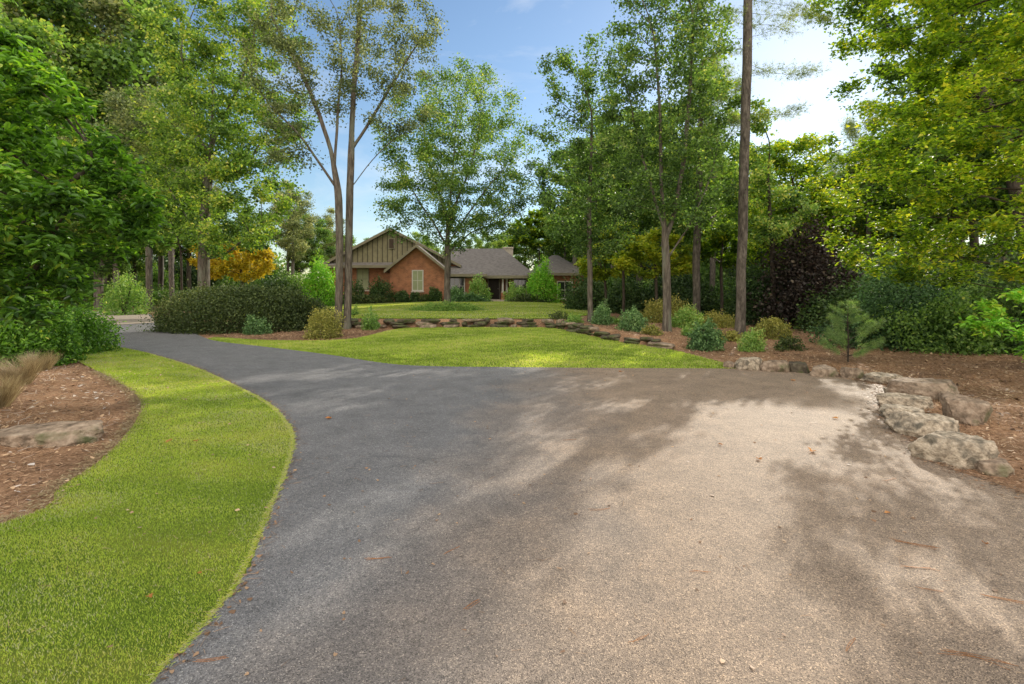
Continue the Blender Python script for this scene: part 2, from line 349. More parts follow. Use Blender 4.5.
# upper lawn
xu = np.linspace(-20, 8, 150)
uf = np.stack([xu, np.interp(xu, [-20,-11,-8,-7.5,-6.3,-3.7,-1.5,.5,1.7,2.6,4,6,8], [27,24,21.6,20.9,20.3,19.75,19.6,19.55,19.6,21.3,24.5,29.5,35])], 1)
ub = np.stack([xu, np.interp(xu, [-20,-16,-3,4,8], [34,41.5,41.5,41,36])], 1)
loft('upper_lawn', uf, ub, 60, M['lawn'], dz=-.006)

# ------------------------------------------------------------------ scattered blades, chips, needles
def strips(base, dirv, up, w, L, var, bend=.4):
    """thin tapering blade: 2 quads-> 3 tris ; returns V,F,var"""
    n = len(base); side = nrm(np.cross(dirv, up))
    mid = base+dirv*(L*.55)[:, None]
    tip = base+dirv*(L*.95)[:, None]+bend*np.stack([side[:,1], -side[:,0], -np.full(n, .35)], 1)*(L*.35)[:, None]
    s = side*w[:, None]*.5
    V = np.stack([base-s, base+s, mid-s*.8, mid+s*.8, tip], 1).reshape(-1, 3)
    k = np.arange(n)*5
    F3 = np.concatenate([np.stack([k, k+1, k+3], 1), np.stack([k, k+3, k+2], 1), np.stack([k+2, k+3, k+4], 1)])
    return V, F3, np.repeat(var, 5)
def pt_in(A, B, n, bias=None):
    """random points of a loft"""
    i = rng.random(n)*(len(A)-1); i0 = i.astype(int); f = (i-i0)[:, None]; t = rng.random(n)[:, None]
    a = A[i0]*(1-f)+A[i0+1]*f; b = B[i0]*(1-f)+B[i0+1]*f
    return a*(1-t)+b*t, np.linalg.norm(a-b, axis=1), t[:,0]
def patchy(x, y, s, seed=0.0):
    return .5+.25*(np.sin(x*s+seed+1.7*np.sin(y*s*.8+seed))+np.sin(y*s*1.4-seed+1.3*np.sin(x*s*.6+2*seed)))
def grass(name, A, B, n, hmin, hmax, w, ymax_bias=None, dens=None):
    P, wd, t = pt_in(A, B, int(n))
    keep = rng.random(len(P)) < wd/wd.max()
    if dens is not None: keep &= rng.random(len(P)) < dens(P)
    P = P[keep]; t = t[keep]; m = len(P)
    dist = np.hypot(P[:,0], P[:,1])
    z = hgt(P[:,0], P[:,1])-.012
    az = rng.random(m)*2*PI; lean = rng.random(m)*.75
    d = nrm(np.stack([np.cos(az)*lean, np.sin(az)*lean, np.ones(m)], 1))
    up = nrm(np.stack([np.sin(az), -np.cos(az), np.zeros(m)+.01], 1))
    sc = np.clip(dist/6, .8, 3.2)
    L = (hmin+(hmax-hmin)*rng.random(m))*(.8+.2*sc)
    v = .40+.19*rng.normal(size=m)+.45*(patchy(P[:,0], P[:,1], 1.1, 2.)-.5)+.3*(patchy(P[:,0], P[:,1], 6, 5.)-.5)+.04*np.sin((P[:,0]*.6+P[:,1])*9+np.sin(P[:,0]*4))
    dry = rng.random(m) < .05+.12*(patchy(P[:,0], P[:,1], 3.1, 8.) > .72); v[dry] = .95
    V, F3, a = strips(np.column_stack([P, z]), d, up, w*sc*(.7+.6*rng.random(m)), L, np.clip(v, 0, 1))
    o = np_mesh(name, V, F3, M['blade'], attr=a)
    return o
s0 = 20
sel = (VA[:,1] > .9) | (np.arange(len(VA)) > 120)
k0 = int(np.argmax(VA[:,1] > .9))
o = grass('verge_grass', VA[k0:k0+95], VB[k0:k0+95], 950000, .012, .032, .0034, dens=lambda P: np.clip(5.5/np.hypot(P[:,0], P[:,1]), .25, 1)**1.2)
tag(o, 'bright green short grass growing on the curved verge left of the drive', 'grass', kind='stuff')
o = grass('verge_grass', VA[k0+95:], VB[k0+95:], 60000, .02, .05, .006)
tag(o, 'short grass at the far narrow tip of the curved verge', 'grass', kind='stuff')
o = grass('lower_lawn_grass', lf, lb, 240000, .02, .045, .006)
tag(o, 'mown grass of the lower lawn between the drive and the stone wall', 'grass', kind='stuff')
o = grass('upper_lawn_grass', uf, ub, 200000, .02, .04, .006)
tag(o, 'mown sunlit grass of the upper lawn in front of the house', 'grass', kind='stuff')
# shaggy runners creeping over the asphalt edge
def edge_grass(curve, n, inward):
    r_e = np.random.default_rng(5)
    c = curve; seg = np.diff(c, axis=0); L = np.hypot(*seg.T); i = rng.choice(len(seg), n, p=L/L.sum()); f = rng.random(n)[:, None]
    P = c[i]+seg[i]*f; nn = np.stack([seg[i][:,1], -seg[i][:,0]], 1); nn = nn/np.linalg.norm(nn, axis=1, keepdims=True)
    clump = np.clip(.45+.35*np.sin(P[:,1]*23+2*np.sin(P[:,1]*7.7))+.3*np.sin(P[:,1]*61+P[:,0]*40)+.25*r_e.normal(size=n), 0, 1.4)
    P = P+nn*inward*(rng.random(n)*.035*clump)[:, None]-nn*inward*.03*rng.random(n)[:, None]
    az = rng.random(n)*2*PI; d = nrm(np.stack([np.cos(az), np.sin(az), .25+rng.random(n)*.5], 1))
    up = nrm(np.stack([np.sin(az), -np.cos(az), np.zeros(n)+.01], 1))
    v = np.clip(.6+.35*rng.normal(size=n), 0, 1)
    return strips(np.column_stack([P, np.full(n, .003)]), d, up, np.full(n, .003)*np.clip(np.hypot(P[:,0], P[:,1])/5, 1, 3), .012+.024*rng.random(n), v)
ev = verge_right[(verge_right[:,1] > 1)]
V, F3, a = edge_grass(ev, 17000, 1.0)
tag(np_mesh('edge_grass', V, F3, M['blade'], attr=a), 'pale ragged grass runners creeping over the asphalt edge of the verge', 'grass', kind='stuff')

def scatter_mulch(name, P, label, size=1.0, var0=.5):
    m = len(P); dist = np.hypot(P[:,0], P[:,1]); z = hgt(P[:,0], P[:,1])-.03+.012*rng.random(m)
    bz = np.where(poly_sd(P[:,0], P[:,1], polyC) > .5, np.sin(P[:,0]*3.1+np.sin(P[:,1]*2.3))*np.sin(P[:,1]*3.7+1.3*np.sin(P[:,0]*1.9))*.012, 0)
    z += bz+.008
    az = rng.random(m)*2*PI; tilt = rng.normal(0, .28, m)
    d = nrm(np.stack([np.cos(az), np.sin(az), tilt], 1))
    roll = rng.random(m)*1.2-.6
    up = nrm(np.stack([np.sin(az)*roll, -np.cos(az)*roll, np.ones(m)], 1))
    chip = rng.random(m) < .25
    sc = np.clip(dist/6, 1, 1.8)*size
    w = np.where(chip, .008+.022*rng.random(m)**2, .003)*sc; L = np.where(chip, .03+.04*rng.random(m), .07+.09*rng.random(m))*np.sqrt(sc)
    v = np.clip(var0-.02+.24*rng.normal(size=m)+.3*(patchy(P[:,0], P[:,1], 2.2, 3.)-.5), 0, .88)
    V, F3, a = strips(np.column_stack([P, z]), d, up, w, L, v, bend=.3)
    return tag(np_mesh(name, V, F3, M['mulch_bits'], attr=a), label, 'mulch', kind='stuff')
def poly_points(poly, n, wfun=None):
    lo = poly.min(0); hi = poly.max(0); P = lo+rng.random((n, 2))*(hi-lo)
    keep = poly_sd(P[:,0], P[:,1], poly) < 0
    P = P[keep]
    if wfun is not None: P = P[rng.random(len(P)) < wfun(P)]
    return P
bedL = np.vstack([verge_left[(verge_left[:,1] > 1.5)], [(-17,16), (-17,8), (-9,1.5)]])
scatter_mulch('pine_straw_mulch', poly_points(bedL, 210000, lambda P: np.clip(5/np.hypot(P[:,0], P[:,1]), .15, 1)**1.3), 'reddish pine straw and bark mulch in the bed left of the verge')
bedR = np.vstack([pad_right[(pad_right[:,1] > 1)][::-1], [gp(800,371), gp(727,368.5), (4.7,11.9), (4.3,13.4), (3.2,15.1), (2.6,17), (2.3,19.6), (4.5,24), (8,28), (20,24), (18,5), (8,1)]])
scatter_mulch('pine_straw_mulch', poly_points(bedR, 330000, lambda P: np.clip(7/np.hypot(P[:,0], P[:,1]), .15, 1)**1.1), 'orange brown pine straw mulch in the bed right of the drive', var0=.55)
bedM = np.array([(-16,22.5), (-12.4,19.2), (-10,17), (-7.5,16), (-5.4,16.2), (-4.6,18.6), (-6,20.1), (-8,21.3), (-12,24)])
scatter_mulch('pine_straw_mulch', poly_points(bedM, 60000), 'brown mulch around the broad hedge and the twin trunk tree')

def litter(name, P, label, z0, mat='mulch_bits', vlo=.35):
    m = len(P); az = rng.random(m)*2*PI; d = nrm(np.stack([np.cos(az), np.sin(az), .12*rng.random(m)], 1)); roll = rng.normal(0, .3, m)
    up = nrm(np.stack([np.sin(az)*roll, -np.cos(az)*roll, np.ones(m)], 1)); big = rng.random(m) < .3
    sc = np.clip(np.hypot(P[:,0], P[:,1])/6, 1, 2.5)
    V, F3, a = strips(np.column_stack([P, z0(P)]), d, up, np.where(big, .008+.02*rng.random(m), .0025)*sc, np.where(big, .012+.03*rng.random(m), .03+.1*rng.random(m)), np.clip(vlo+.5*rng.random(m), 0, 1), bend=.3)
    return tag(np_mesh(name, V, F3, M[mat], attr=a), label, 'leaf litter', kind='stuff')
pr_ = resample(pad_right[pad_right[:,1] > 1.5], 400); k_ = rng.integers(0, 400, 5200); tt_ = np.gradient(pr_, axis=0)[k_]; nn_ = nrm(np.stack([tt_[:,1], -tt_[:,0]], 1))
litter('edge_litter', pr_[k_]+nn_*(np.abs(rng.normal(0, .13, 5200))*np.where(rng.random(5200) < .5, 1, .3)-.04)[:, None], 'pine needles and leaf bits gathered on the asphalt along the border stones', lambda P: np.full(len(P), .006), vlo=.08)
vr_ = resample(verge_right[verge_right[:,1] > 1], 400); k_ = rng.integers(0, 400, 1800); tt_ = np.gradient(vr_, axis=0)[k_]; nn_ = nrm(np.stack([tt_[:,1], -tt_[:,0]], 1))
litter('edge_litter', vr_[k_]+nn_*(np.abs(rng.normal(0, .05, 1800)))[:, None], 'brown grit and bits of leaf along the edge between verge and asphalt', lambda P: np.full(len(P), .005), vlo=.1)
dp_ = np.stack([rng.uniform(-2, 6, 1500), rng.uniform(1.8, 11, 1500)], 1); dp_ = dp_[poly_sd(dp_[:,0], dp_[:,1], polyC) < -.05]
litter('drive_litter', dp_, 'sparse tiny needles and crumbs scattered over the open asphalt', lambda P: np.full(len(P), .005), vlo=.2)
vl_ = resample(verge_left[(verge_left[:,1] > 1.5) & (verge_left[:,1] < 10)], 400); k_ = rng.integers(0, 400, 5000)
litter('straw_litter', vl_[k_]+rng.normal(0, .05, (5000, 2))+np.array([-.05, 0]), 'pale dry straw and clippings lining the rim between the left bed and the verge', lambda P: hgt(P[:,0], P[:,1])+.006*rng.random(len(P)), mat='straw', vlo=.2)
vp_, _, _ = pt_in(VA[k0:], VB[k0:], 1300)
litter('lawn_litter', vp_, 'tiny dead leaf bits and clippings lying in the grass of the verge', lambda P: hgt(P[:,0], P[:,1])+.018, vlo=.3)
# ------------------------------------------------------------------ tubes and skeleton trees
def tubes(chains):
    """chains: list of (pts (n,3), radii (n,)) -> V, quads"""
    Vs = []; Fs = []; off = 0
    for P, R in chains:
        n = len(P)
        if n < 2: continue
        k = 10 if R[0] > .12 else (7 if R[0] > .04 else (5 if R[0] > .015 else 3))
        T = nrm(np.gradient(P, axis=0)); ref = np.array([.37,.61,.2]) if abs(T[0][2]) > .5 else np.array([.1,.2,1.])
        S = nrm(np.cross(T, ref)); U = np.cross(T, S)
        a = np.arange(k)*2*PI/k
        ring = P[:, None]+R[:, None, None]*(np.cos(a)[None, :, None]*S[:, None]+np.sin(a)[None, :, None]*U[:, None])
        Vs.append(ring.reshape(-1, 3))
        i = np.arange(n-1)[:, None]*k; j = np.arange(k)[None]; j2 = (j+1) % k
        Fs.append(np.stack([(i+j), (i+j2), (i+k+j2), (i+k+j)], -1).reshape(-1, 4)+off); off += n*k
    return np.vstack(Vs), np.vstack(Fs)

def colonize(stems, attr, D, dk, maxit=90, up=.12, r=None):
    r = r or rng
    nodes = []; par = []; rngs = []
    for s, p0 in stems:                       # s: polyline, p0: parent node index (None for root)
        s = np.array(s, float); L = np.linalg.norm(np.diff(s, axis=0), axis=1)
        if isinstance(p0, tuple): a0, a1 = rngs[p0[0]]; p0 = int(round(a0+(a1-a0)*p0[1]))
        prev = p0; rngs.append([len(nodes), 0]); n_start = nodes[p0] if p0 is not None else None
        if p0 is not None: s = np.vstack([n_start, s]); L = np.linalg.norm(np.diff(s, axis=0), axis=1)
        if p0 is None: nodes.append(s[0]); par.append(-1); prev = len(nodes)-1
        for a, b, l in zip(s[:-1], s[1:], L):
            m = max(1, int(round(l/D)))
            for q in range(1, m+1):
                w = r.normal(0, .03*D, 3) if q < m else 0
                nodes.append(a+(b-a)*q/m+w); par.append(prev if prev is not None else -1); prev = len(nodes)-1
        rngs[-1][1] = len(nodes)-1
    nodes = np.array(nodes); par = list(par); attr = attr.copy()
    def nearest(A, Nn, off):
        out_d = np.full(len(A), 1e9); out_i = np.zeros(len(A), int)
        for c in range(0, len(Nn), 400):
            d = np.linalg.norm(A[:, None]-Nn[None, c:c+400], axis=2); j = d.argmin(1); dd = d[np.arange(len(A)), j]
            u = dd < out_d; out_d[u] = dd[u]; out_i[u] = j[u]+off+c
        return out_d, out_i
    nd_, ni = nearest(attr, nodes, 0); kids = np.zeros(len(nodes), int)
    for it in range(maxit):
        if len(attr) == 0: break
        dirs = np.zeros((len(nodes), 3)); vec = nrm(attr-nodes[ni]); np.add.at(dirs, ni, vec)
        act = np.unique(ni); act = act[kids[act] < 3]
        if len(act) == 0: break
        dv = nrm(nrm(dirs[act])+np.array([0, 0, up])+r.normal(0, .13, (len(act), 3)))
        new = nodes[act]+dv*D; off = len(nodes)
        kids[act] += 1; nodes = np.vstack([nodes, new]); par.extend(act.tolist()); kids = np.concatenate([kids, np.zeros(len(new), int)])
        d2, i2 = nearest(attr, new, off); u = d2 < nd_; nd_[u] = d2[u]; ni[u] = i2[u]
        keep = nd_ > dk; attr = attr[keep]; nd_ = nd_[keep]; ni = ni[keep]
    return nodes, np.array(par)

def skeleton_mesh(nodes, par, R, rt, flare=1.35):
    n = len(nodes); raw = np.zeros(n); ch = [[] for _ in range(n)]
    for i in range(n-1, -1, -1):
        if not ch[i]: raw[i] = 1
        else: raw[i] = raw[i]**1
        if par[i] >= 0: ch[par[i]].append(i); raw[par[i]] += raw[i]
    raw = np.maximum(raw, 1); rid = np.arange(n)
    for i in range(n):
        if par[i] >= 0: rid[i] = rid[par[i]]
    top = raw[rid]; p = math.log(rt/R)/np.log(1/np.maximum(top, 1.5))
    rad = R*(raw/top)**p
    chains = []; stack = [i for i in range(n) if par[i] < 0]
    starts = [(-1, i) for i in stack]
    while starts:
        pa, i = starts.pop(); pts = []; rr = []
        if pa >= 0: pts.append(nodes[pa]); rr.append(min(rad[pa], rad[i]*1.25))
        cur = i
        while True:
            pts.append(nodes[cur]); rr.append(rad[cur])
            if not ch[cur]: break
            cs = sorted(ch[cur], key=lambda c: -raw[c])
            for c in cs[1:]: starts.append((cur, c))
            cur = cs[0]
        P = np.array(pts); Rr = np.array(rr)
        if len(P) > 3:
            P[1:-1] = .5*P[1:-1]+.25*(P[:-2]+P[2:]); Rr[1:-1] = .5*Rr[1:-1]+.25*(Rr[:-2]+Rr[2:])
        if pa < 0:
            zz = P[:,2]-P[0,2]; Rr = Rr*(1+(flare-1)*np.exp(-zz/.35))
        chains.append((P, Rr))
    return chains, rad, ch

def leaves(P, axis_dir, size, var, wr=.38, shape='rhomb', upbias=.9, r=None, fold=.12):
    r = r or rng; n = len(P)
    Nn = nrm(np.stack([r.normal(size=n), r.normal(size=n), np.abs(r.normal(size=n))*.5+upbias], 1))
    T = nrm(np.cross(Nn, nrm(r.normal(size=(n, 3))))+.5*axis_dir*np.array([1, 1, .2]))
    T = nrm(T-Nn*(T*Nn).sum(1, keepdims=True)); S = np.cross(Nn, T)
    L = size[:, None]; W = L*wr
    if shape == 'rhomb':
        V = np.stack([P, P+T*L*.5+S*W+Nn*L*fold, P+T*L-Nn*L*.1, P+T*L*.5-S*W+Nn*L*fold], 1)
        k = np.arange(n)*4; Fq = [np.stack([k, k+1, k+2], 1), np.stack([k, k+2, k+3], 1)]; m = 4
    elif shape == 'oval':
        V = np.stack([P, P+T*L*.28+S*W*.85+Nn*L*fold, P+T*L*.68+S*W*.75+Nn*L*fold*.6, P+T*L-Nn*L*.15, P+T*L*.68-S*W*.75+Nn*L*fold*.6, P+T*L*.28-S*W*.85+Nn*L*fold, ], 1)
        k = np.arange(n)*6; Fq = [np.stack([k, k+1, k+2, k+3], 1), np.stack([k, k+3, k+4, k+5], 1)]; m = 6
    elif shape == 'lobed':                    # three pointed lobes
        V = np.stack([P, P+T*L*.15+S*W*1.1, P+T*L*.5+S*W*.45, P+T*L+Nn*L*-.1, P+T*L*.5-S*W*.45, P+T*L*.15-S*W*1.1], 1)
        k = np.arange(n)*6; Fq = [np.stack([k, k+1, k+2, k+3], 1), np.stack([k, k+3, k+4, k+5], 1)]; m = 6
    elif shape == 'needle':                   # a fan of three needles
        A = nrm(T+S*.7+Nn*.3); B = nrm(T-S*.7+Nn*.2); w = W*.22
        V = np.stack([P-S*w, P+S*w, P+T*L, P-S*w, P+S*w, P+A*L, P-S*w, P+S*w, P+B*L], 1)
        k = np.arange(n)*9; Fq = [np.stack([k, k+1, k+2], 1), np.stack([k+3, k+4, k+5], 1), np.stack([k+6, k+7, k+8], 1)]; m = 9
    return V.reshape(-1, 3), (np.vstack(Fq) if len({f.shape[1] for f in Fq}) == 1 else Fq), np.repeat(np.clip(var, 0, 1), m)

def env_points(env, n, r, shell=2.2):
    """attractors in a set of ellipsoids (x,y,z,rx,ry,rz[,weight]) relative to the tree base"""
    w = np.array([(e[3]*e[4]*e[5])*(e[6] if len(e) > 6 else 1) for e in env]); k = r.choice(len(env), n, p=w/w.sum())
    E = np.array([e[:6] for e in env])[k]; d = nrm(r.normal(size=(n, 3))); u = r.random(n)**(1/shell)
    P = E[:, :3]+d*u[:, None]*E[:, 3:6]
    for _ in range(max(4, n//70)):            # gaps where the sky shows through
        c = P[r.integers(len(P))]; rad = r.uniform(.25, .6)*E[:, 3].mean()*.38
        P = P[np.linalg.norm(P-c, axis=1) > rad]
    return P

def make_tree(name, label, cat, base, stems, env, nattr, nleaf, lsize, lmat, bmat, R, rt=.006, D=.4, dk=.75, shape='rhomb', wr=.38,
              spread=.28, up=.1, seed=1, group=None, upbias=.55, var0=.45, lowbias=0.3, scale=1., rz=0, shell=2.2, crown='crown', parent_loc=True):
    r = np.random.default_rng(seed); nleaf = int(nleaf*1.2); nattr = int(nattr*1.15); lsize = lsize*.93
    st = []
    for s in stems:
        if isinstance(s, tuple): st.append(s)
        else: st.append((s, None))
    A = env_points(env, nattr, r, shell); A = A[A[:,2] > .3]
    nodes, par = colonize(st, A, D, dk, up=up, r=r)
    chains, rad, ch = skeleton_mesh(nodes, par, R, rt)
    root = empty(name, base, rz, scale); tag(root, label, cat, group)
    V, Fq = tubes(chains); np_mesh('trunk', V, Fq, bmat, root, smooth=True)
    thr = rt*2.1; cand = np.where(rad < thr)[0]
    tip = np.array([len(ch[i]) == 0 for i in cand]); w = np.where(tip, 2.2, 1.)
    # clumps: weight per node varies
    w = w*(.4+r.random(len(cand))**2*1.8)
    k = r.choice(cand, nleaf, p=w/w.sum()); pk = par[k]; back = np.where(pk >= 0, pk, k)
    ax_ = nrm(nodes[k]-nodes[back]+1e-6)
    P = nodes[k]-(nodes[k]-nodes[back])*r.random((nleaf, 1))+r.normal(0, spread*.78, (nleaf, 3))*np.array([1, 1, .6])
    cl = r.random(len(nodes)); ctr = nodes[cand].mean(0); ext = nodes[cand].std(0)+1e-3
    hz = (P[:,2]-ctr[2])/ext[2]
    var = var0+.2*r.normal(size=nleaf)+.48*(cl[k]-.5)+lowbias*hz*.1
    S = lsize*(.6+.7*r.random(nleaf))
    V, Fq, a = leaves(P, ax_, S, var, wr=wr, shape=shape, upbias=upbias, r=r)
    np_mesh(crown, V, Fq, lmat, root, attr=a)
    return root

def local(base, pts):                          # list of (px, py, depth) -> points relative to base
    return [(fx(p[0], p[2])-base[0], p[2]-base[1], fz(p[1], p[2])-base[2]) for p in pts]
def ell(base, px, py, d, rpx, rpy, ry=None, w=1):  # ellipsoid seen at a pixel, radii in pixels
    return (fx(px, d)-base[0], d-base[1], fz(py, d)-base[2], rpx*d/F, ry if ry else rpx*d/F, rpy*d/F, w)
def B(px, d, sink=.08): x = fx(px, d); return (x, d, H(x, d)-sink)

# ---- the maple on the upper lawn
b = B(447, 27)
make_tree('shade_tree', 'round crowned shade tree standing in the island bed on the upper lawn', 'tree', b,
    [local(b, [(447,306,27),(447,285,27),(448,262,27),(447,246,27),(449,215,27),(452,180,27),(455,140,27)]),
     (local(b, [(462,222,26.8),(482,195,26.6),(505,165,26.4)]), (0,.36)), (local(b, [(435,225,27.2),(418,200,27.4),(402,170,27.6)]), (0,.36)), (local(b, [(455,205,26.4),(470,170,26),(480,130,25.8)]), (0,.45)), (local(b, [(440,195,27.6),(428,160,28),(422,120,28.2)]), (0,.5)), (local(b, [(470,232,27.5),(500,222,27.8),(520,205,28)]), (0,.33))],
    [ell(b,455,160,27,84,96), ell(b,415,205,27,50,46), ell(b,500,200,27,46,50), ell(b,455,90,27,45,36)], 1900, 44000, .125, M['leaf_maple'], M['bark_grey'], .17, D=.42, seed=11, spread=.3)
# ---- twin trunk
b = B(342, 19.5); nb = local(b, [(341,332,19.5),(340,322,19.5)])
s1 = local(b, [(338,332,19.5),(339,290,19.5),(340,240,19.4),(338,190,19.3),(331,150,19.2),(316,105,19),(296,60,18.9),(270,15,18.8)])
s2 = local(b, [(347,332,19.6),(348,290,19.7),(349,230,19.8),(351,160,19.9),(353,100,20),(358,40,20),(362,-20,20)])
s3 = (local(b, [(366,128,19.9),(390,88,20),(412,52,20.2),(432,25,20.3)]), (1,.52))
s4 = (local(b, [(338,110,19.3),(342,70,19.3),(340,20,19.3)]), (0,.5))
s5 = (local(b, [(300,135,19),(275,110,18.8),(250,80,18.6)]), (0,.45))
s6 = (local(b, [(372,160,20.2),(392,140,20.5),(415,125,20.7)]), (1,.4))
make_tree('twin_trunk_tree', 'tall airy tree with two close parallel trunks rising beside the broad hedge', 'tree', b, [s1, s2, s3, s4, s5, s6],
    [ell(b,292,60,19,52,75,2.3), ell(b,385,40,20,66,70,2.6), ell(b,345,10,20,60,40,2.3), ell(b,405,110,20,36,38,1.5,.6), ell(b,270,150,18.5,28,38,1.2,.4), ell(b,330,-60,20,90,60,3)], 2600, 34000, .1, M['leaf_grey'], M['bark_grey'], .15, D=.42, dk=.85, seed=5, spread=.26, up=.16, var0=.5)
# ---- oak behind the hedge, pale bark
b = B(204, 27)
make_tree('oak_tree', 'tall oak with pale bark and spreading low limbs behind the broad hedge', 'tree', b,
    [local(b, [(204,310,27),(204,280,27),(204,240,27),(206,200,27),(209,165,27.2),(212,120,27.4),(214,60,27.4)]),
     (local(b, [(222,176,27),(245,168,26.8),(262,140,26.6),(278,110,26.4)]), (0,.52)), (local(b, [(192,225,27),(178,205,27.2),(165,180,27.4),(155,140,27.6)]), (0,.3)), (local(b, [(200,140,27.6),(190,100,28),(180,50,28)]), (0,.6)), (local(b, [(225,255,26.8),(245,238,26.4),(262,230,26)]), (0,.2)), (local(b, [(228,110,27),(245,70,26.8),(255,30,26.6)]), (0,.62))],
    [ell(b,215,60,27.5,58,75,4), ell(b,250,190,26,50,60,3), ell(b,165,190,27,40,55,3), ell(b,225,130,27,75,60,4), ell(b,285,120,27,34,50,2,.8), ell(b,255,30,27,50,50,3), ell(b,215,-20,27.5,50,50,4), ell(b,235,240,26,50,22,2)],
    2100, 52000, .17, M['leaf_oak'], M['bark_grey'], .3, D=.5, dk=.9, seed=21, spread=.33, var0=.56)
# ---- slender tree at the end of the wall
b = B(590, 18.6)
make_tree('slender_tree', 'slender young tree with a thin straight trunk at the bend of the stone wall', 'tree', b,
    [local(b, [(590,324,18.6),(590,280,18.6),(589,220,18.6),(591,160,18.7),(592,110,18.7)])],
    [ell(b,585,90,18.7,44,54,1.6), ell(b,625,185,18.7,34,40,1.6), ell(b,545,150,18.7,24,50,1.4,.6), ell(b,560,75,18.6,26,34,1.2), ell(b,590,165,18.7,42,50,1.6), ell(b,600,230,18.6,44,34,1.6,.7), ell(b,560,215,18.6,26,28,1.2,.6)],
    1300, 16000, .11, M['leaf_maple'], M['bark_grey'], .1, D=.33, dk=.6, seed=31, spread=.2, up=.16, var0=.42)
# ---- tall upright tree left of the pine
b = B(667, 16)
make_tree('upright_tree', 'tall upright leafy tree in the mulch bed just left of the big pine', 'tree', b,
    [local(b, [(667,336,16),(667,290,16),(665,240,16),(661,180,16),(660,110,16),(655,40,16)]), (local(b, [(674,215,16.1),(684,160,16.2),(690,90,16.3),(694,20,16.3)]), (0,.34)), (local(b, [(655,200,15.9),(640,150,15.8),(628,90,15.7)]), (0,.38)), (local(b, [(690,225,15.8),(706,190,15.7),(718,150,15.7)]), (0,.28))],
    [ell(b,655,50,16,56,70,2), ell(b,690,60,16,42,70,2), ell(b,630,110,16,40,60,1.6), ell(b,690,150,16,44,50,1.8), ell(b,665,-30,16,66,60,2.2), ell(b,640,190,16,45,30,1.6,.8), ell(b,705,205,15.5,36,26,1.4,.8)],
    2000, 25000, .1, M['leaf_maple'], M['bark_grey'], .135, D=.33, dk=.58, seed=41, spread=.21, up=.2, var0=.4)
# ---- pale trunk behind
b = B(697, 21)
make_tree('pale_trunk_tree', 'thin tree with a pale trunk just behind the upright tree', 'tree', b,
    [local(b, [(697,326,21),(696,260,21),(699,200,21),(700,130,21),(702,60,21)])],
    [ell(b,700,110,21,45,60,2.2), ell(b,715,200,21,40,40,2), ell(b,700,40,21,40,50,2)], 800, 10000, .14, M['leaf_oak'], M['bark_pine'], .16, D=.42, dk=.8, seed=43, spread=.25, var0=.5)
# ---- the big pine
b = B(741, 16)
pst = local(b, [(740,338,16),(741,290,16),(743,200,16),(746,100,16),(748,0,16),(749,-120,16),(750,-240,16),(751,-330,16)])
make_tree('tall_pine_tree', 'tallest straight pine with thick scaly trunk and bare side branches in the right bed', 'pine tree', b, [pst],
    [ell(b,750,-250,16,95,90,3), ell(b,720,-120,16,60,30,2), ell(b,795,72,16,42,9,1.0,6), ell(b,800,18,16,52,16,1.4,5), ell(b,700,20,16,40,10,1.0,3), ell(b,788,112,15.6,34,7,.9,6), ell(b,715,60,16.4,28,8,.9,4)],
    1100, 17000, .17, M['needle'], M['bark_pine'], .15, D=.4, dk=.75, seed=47, spread=.16, shape='needle', wr=.16, up=.03)
# ---- big spreading tree over the right side
b = (10.6, 9.6, H(10.6, 9.6)-.1)
br = [local(b, [(1046,360,9.6),(1045,250,9.6),(1044,120,9.6),(1040,-40,9.5),(1036,-160,9.4)])]
make_tree('spreading_beech_tree', 'large yellow green tree at the right edge, branches sweeping down over the bed', 'tree', b, br,
    [ell(b,985,120,9.2,110,95,2.4), ell(b,930,180,9.5,78,70,2.0), ell(b,940,255,9.6,80,40,1.8,1.2), ell(b,1010,210,8.5,90,75,1.8), ell(b,900,70,9.8,44,55,1.8,.6), ell(b,1040,-20,9,150,120,2.8), ell(b,890,225,10,40,52,1.6,.9), ell(b,855,190,10.2,34,58,1.5,.9), ell(b,895,30,9.6,52,50,1.8,.9), ell(b,955,150,7.9,60,50,1.2,.8), ell(b,890,185,8.8,46,36,1.3,.9), ell(b,826,170,12.5,22,44,1.2,.45), ell(b,1130,60,9,130,150,3,.6)],
    3300, 78000, .085, M['leaf_beech'], M['bark_dark'], .24, D=.27, dk=.45, seed=53, spread=.15, shape='lobed', wr=.42, up=-.05, upbias=1.3, var0=.57, rt=.0045)
b = (19.5, 18.5, H(19.5, 18.5)-.1)
make_tree('shade_oak', 'tall dark leaved tree whose crown fills the top right corner above the beech', 'tree', b, [[(0,0,-.2),(.1,0,4),(-.6,0,7),(-2.2,0,10)]],
    [ell(b,900,5,18,56,46,2.4), ell(b,965,40,18,60,50,2.4), ell(b,860,-20,18,50,40,2.2), ell(b,1000,-20,18,90,60,3), ell(b,925,90,18,50,40,2)], 1500, 26000, .15, M['leaf_oak'], M['bark_dark'], .24, D=.45, dk=.8, seed=58, spread=.25)
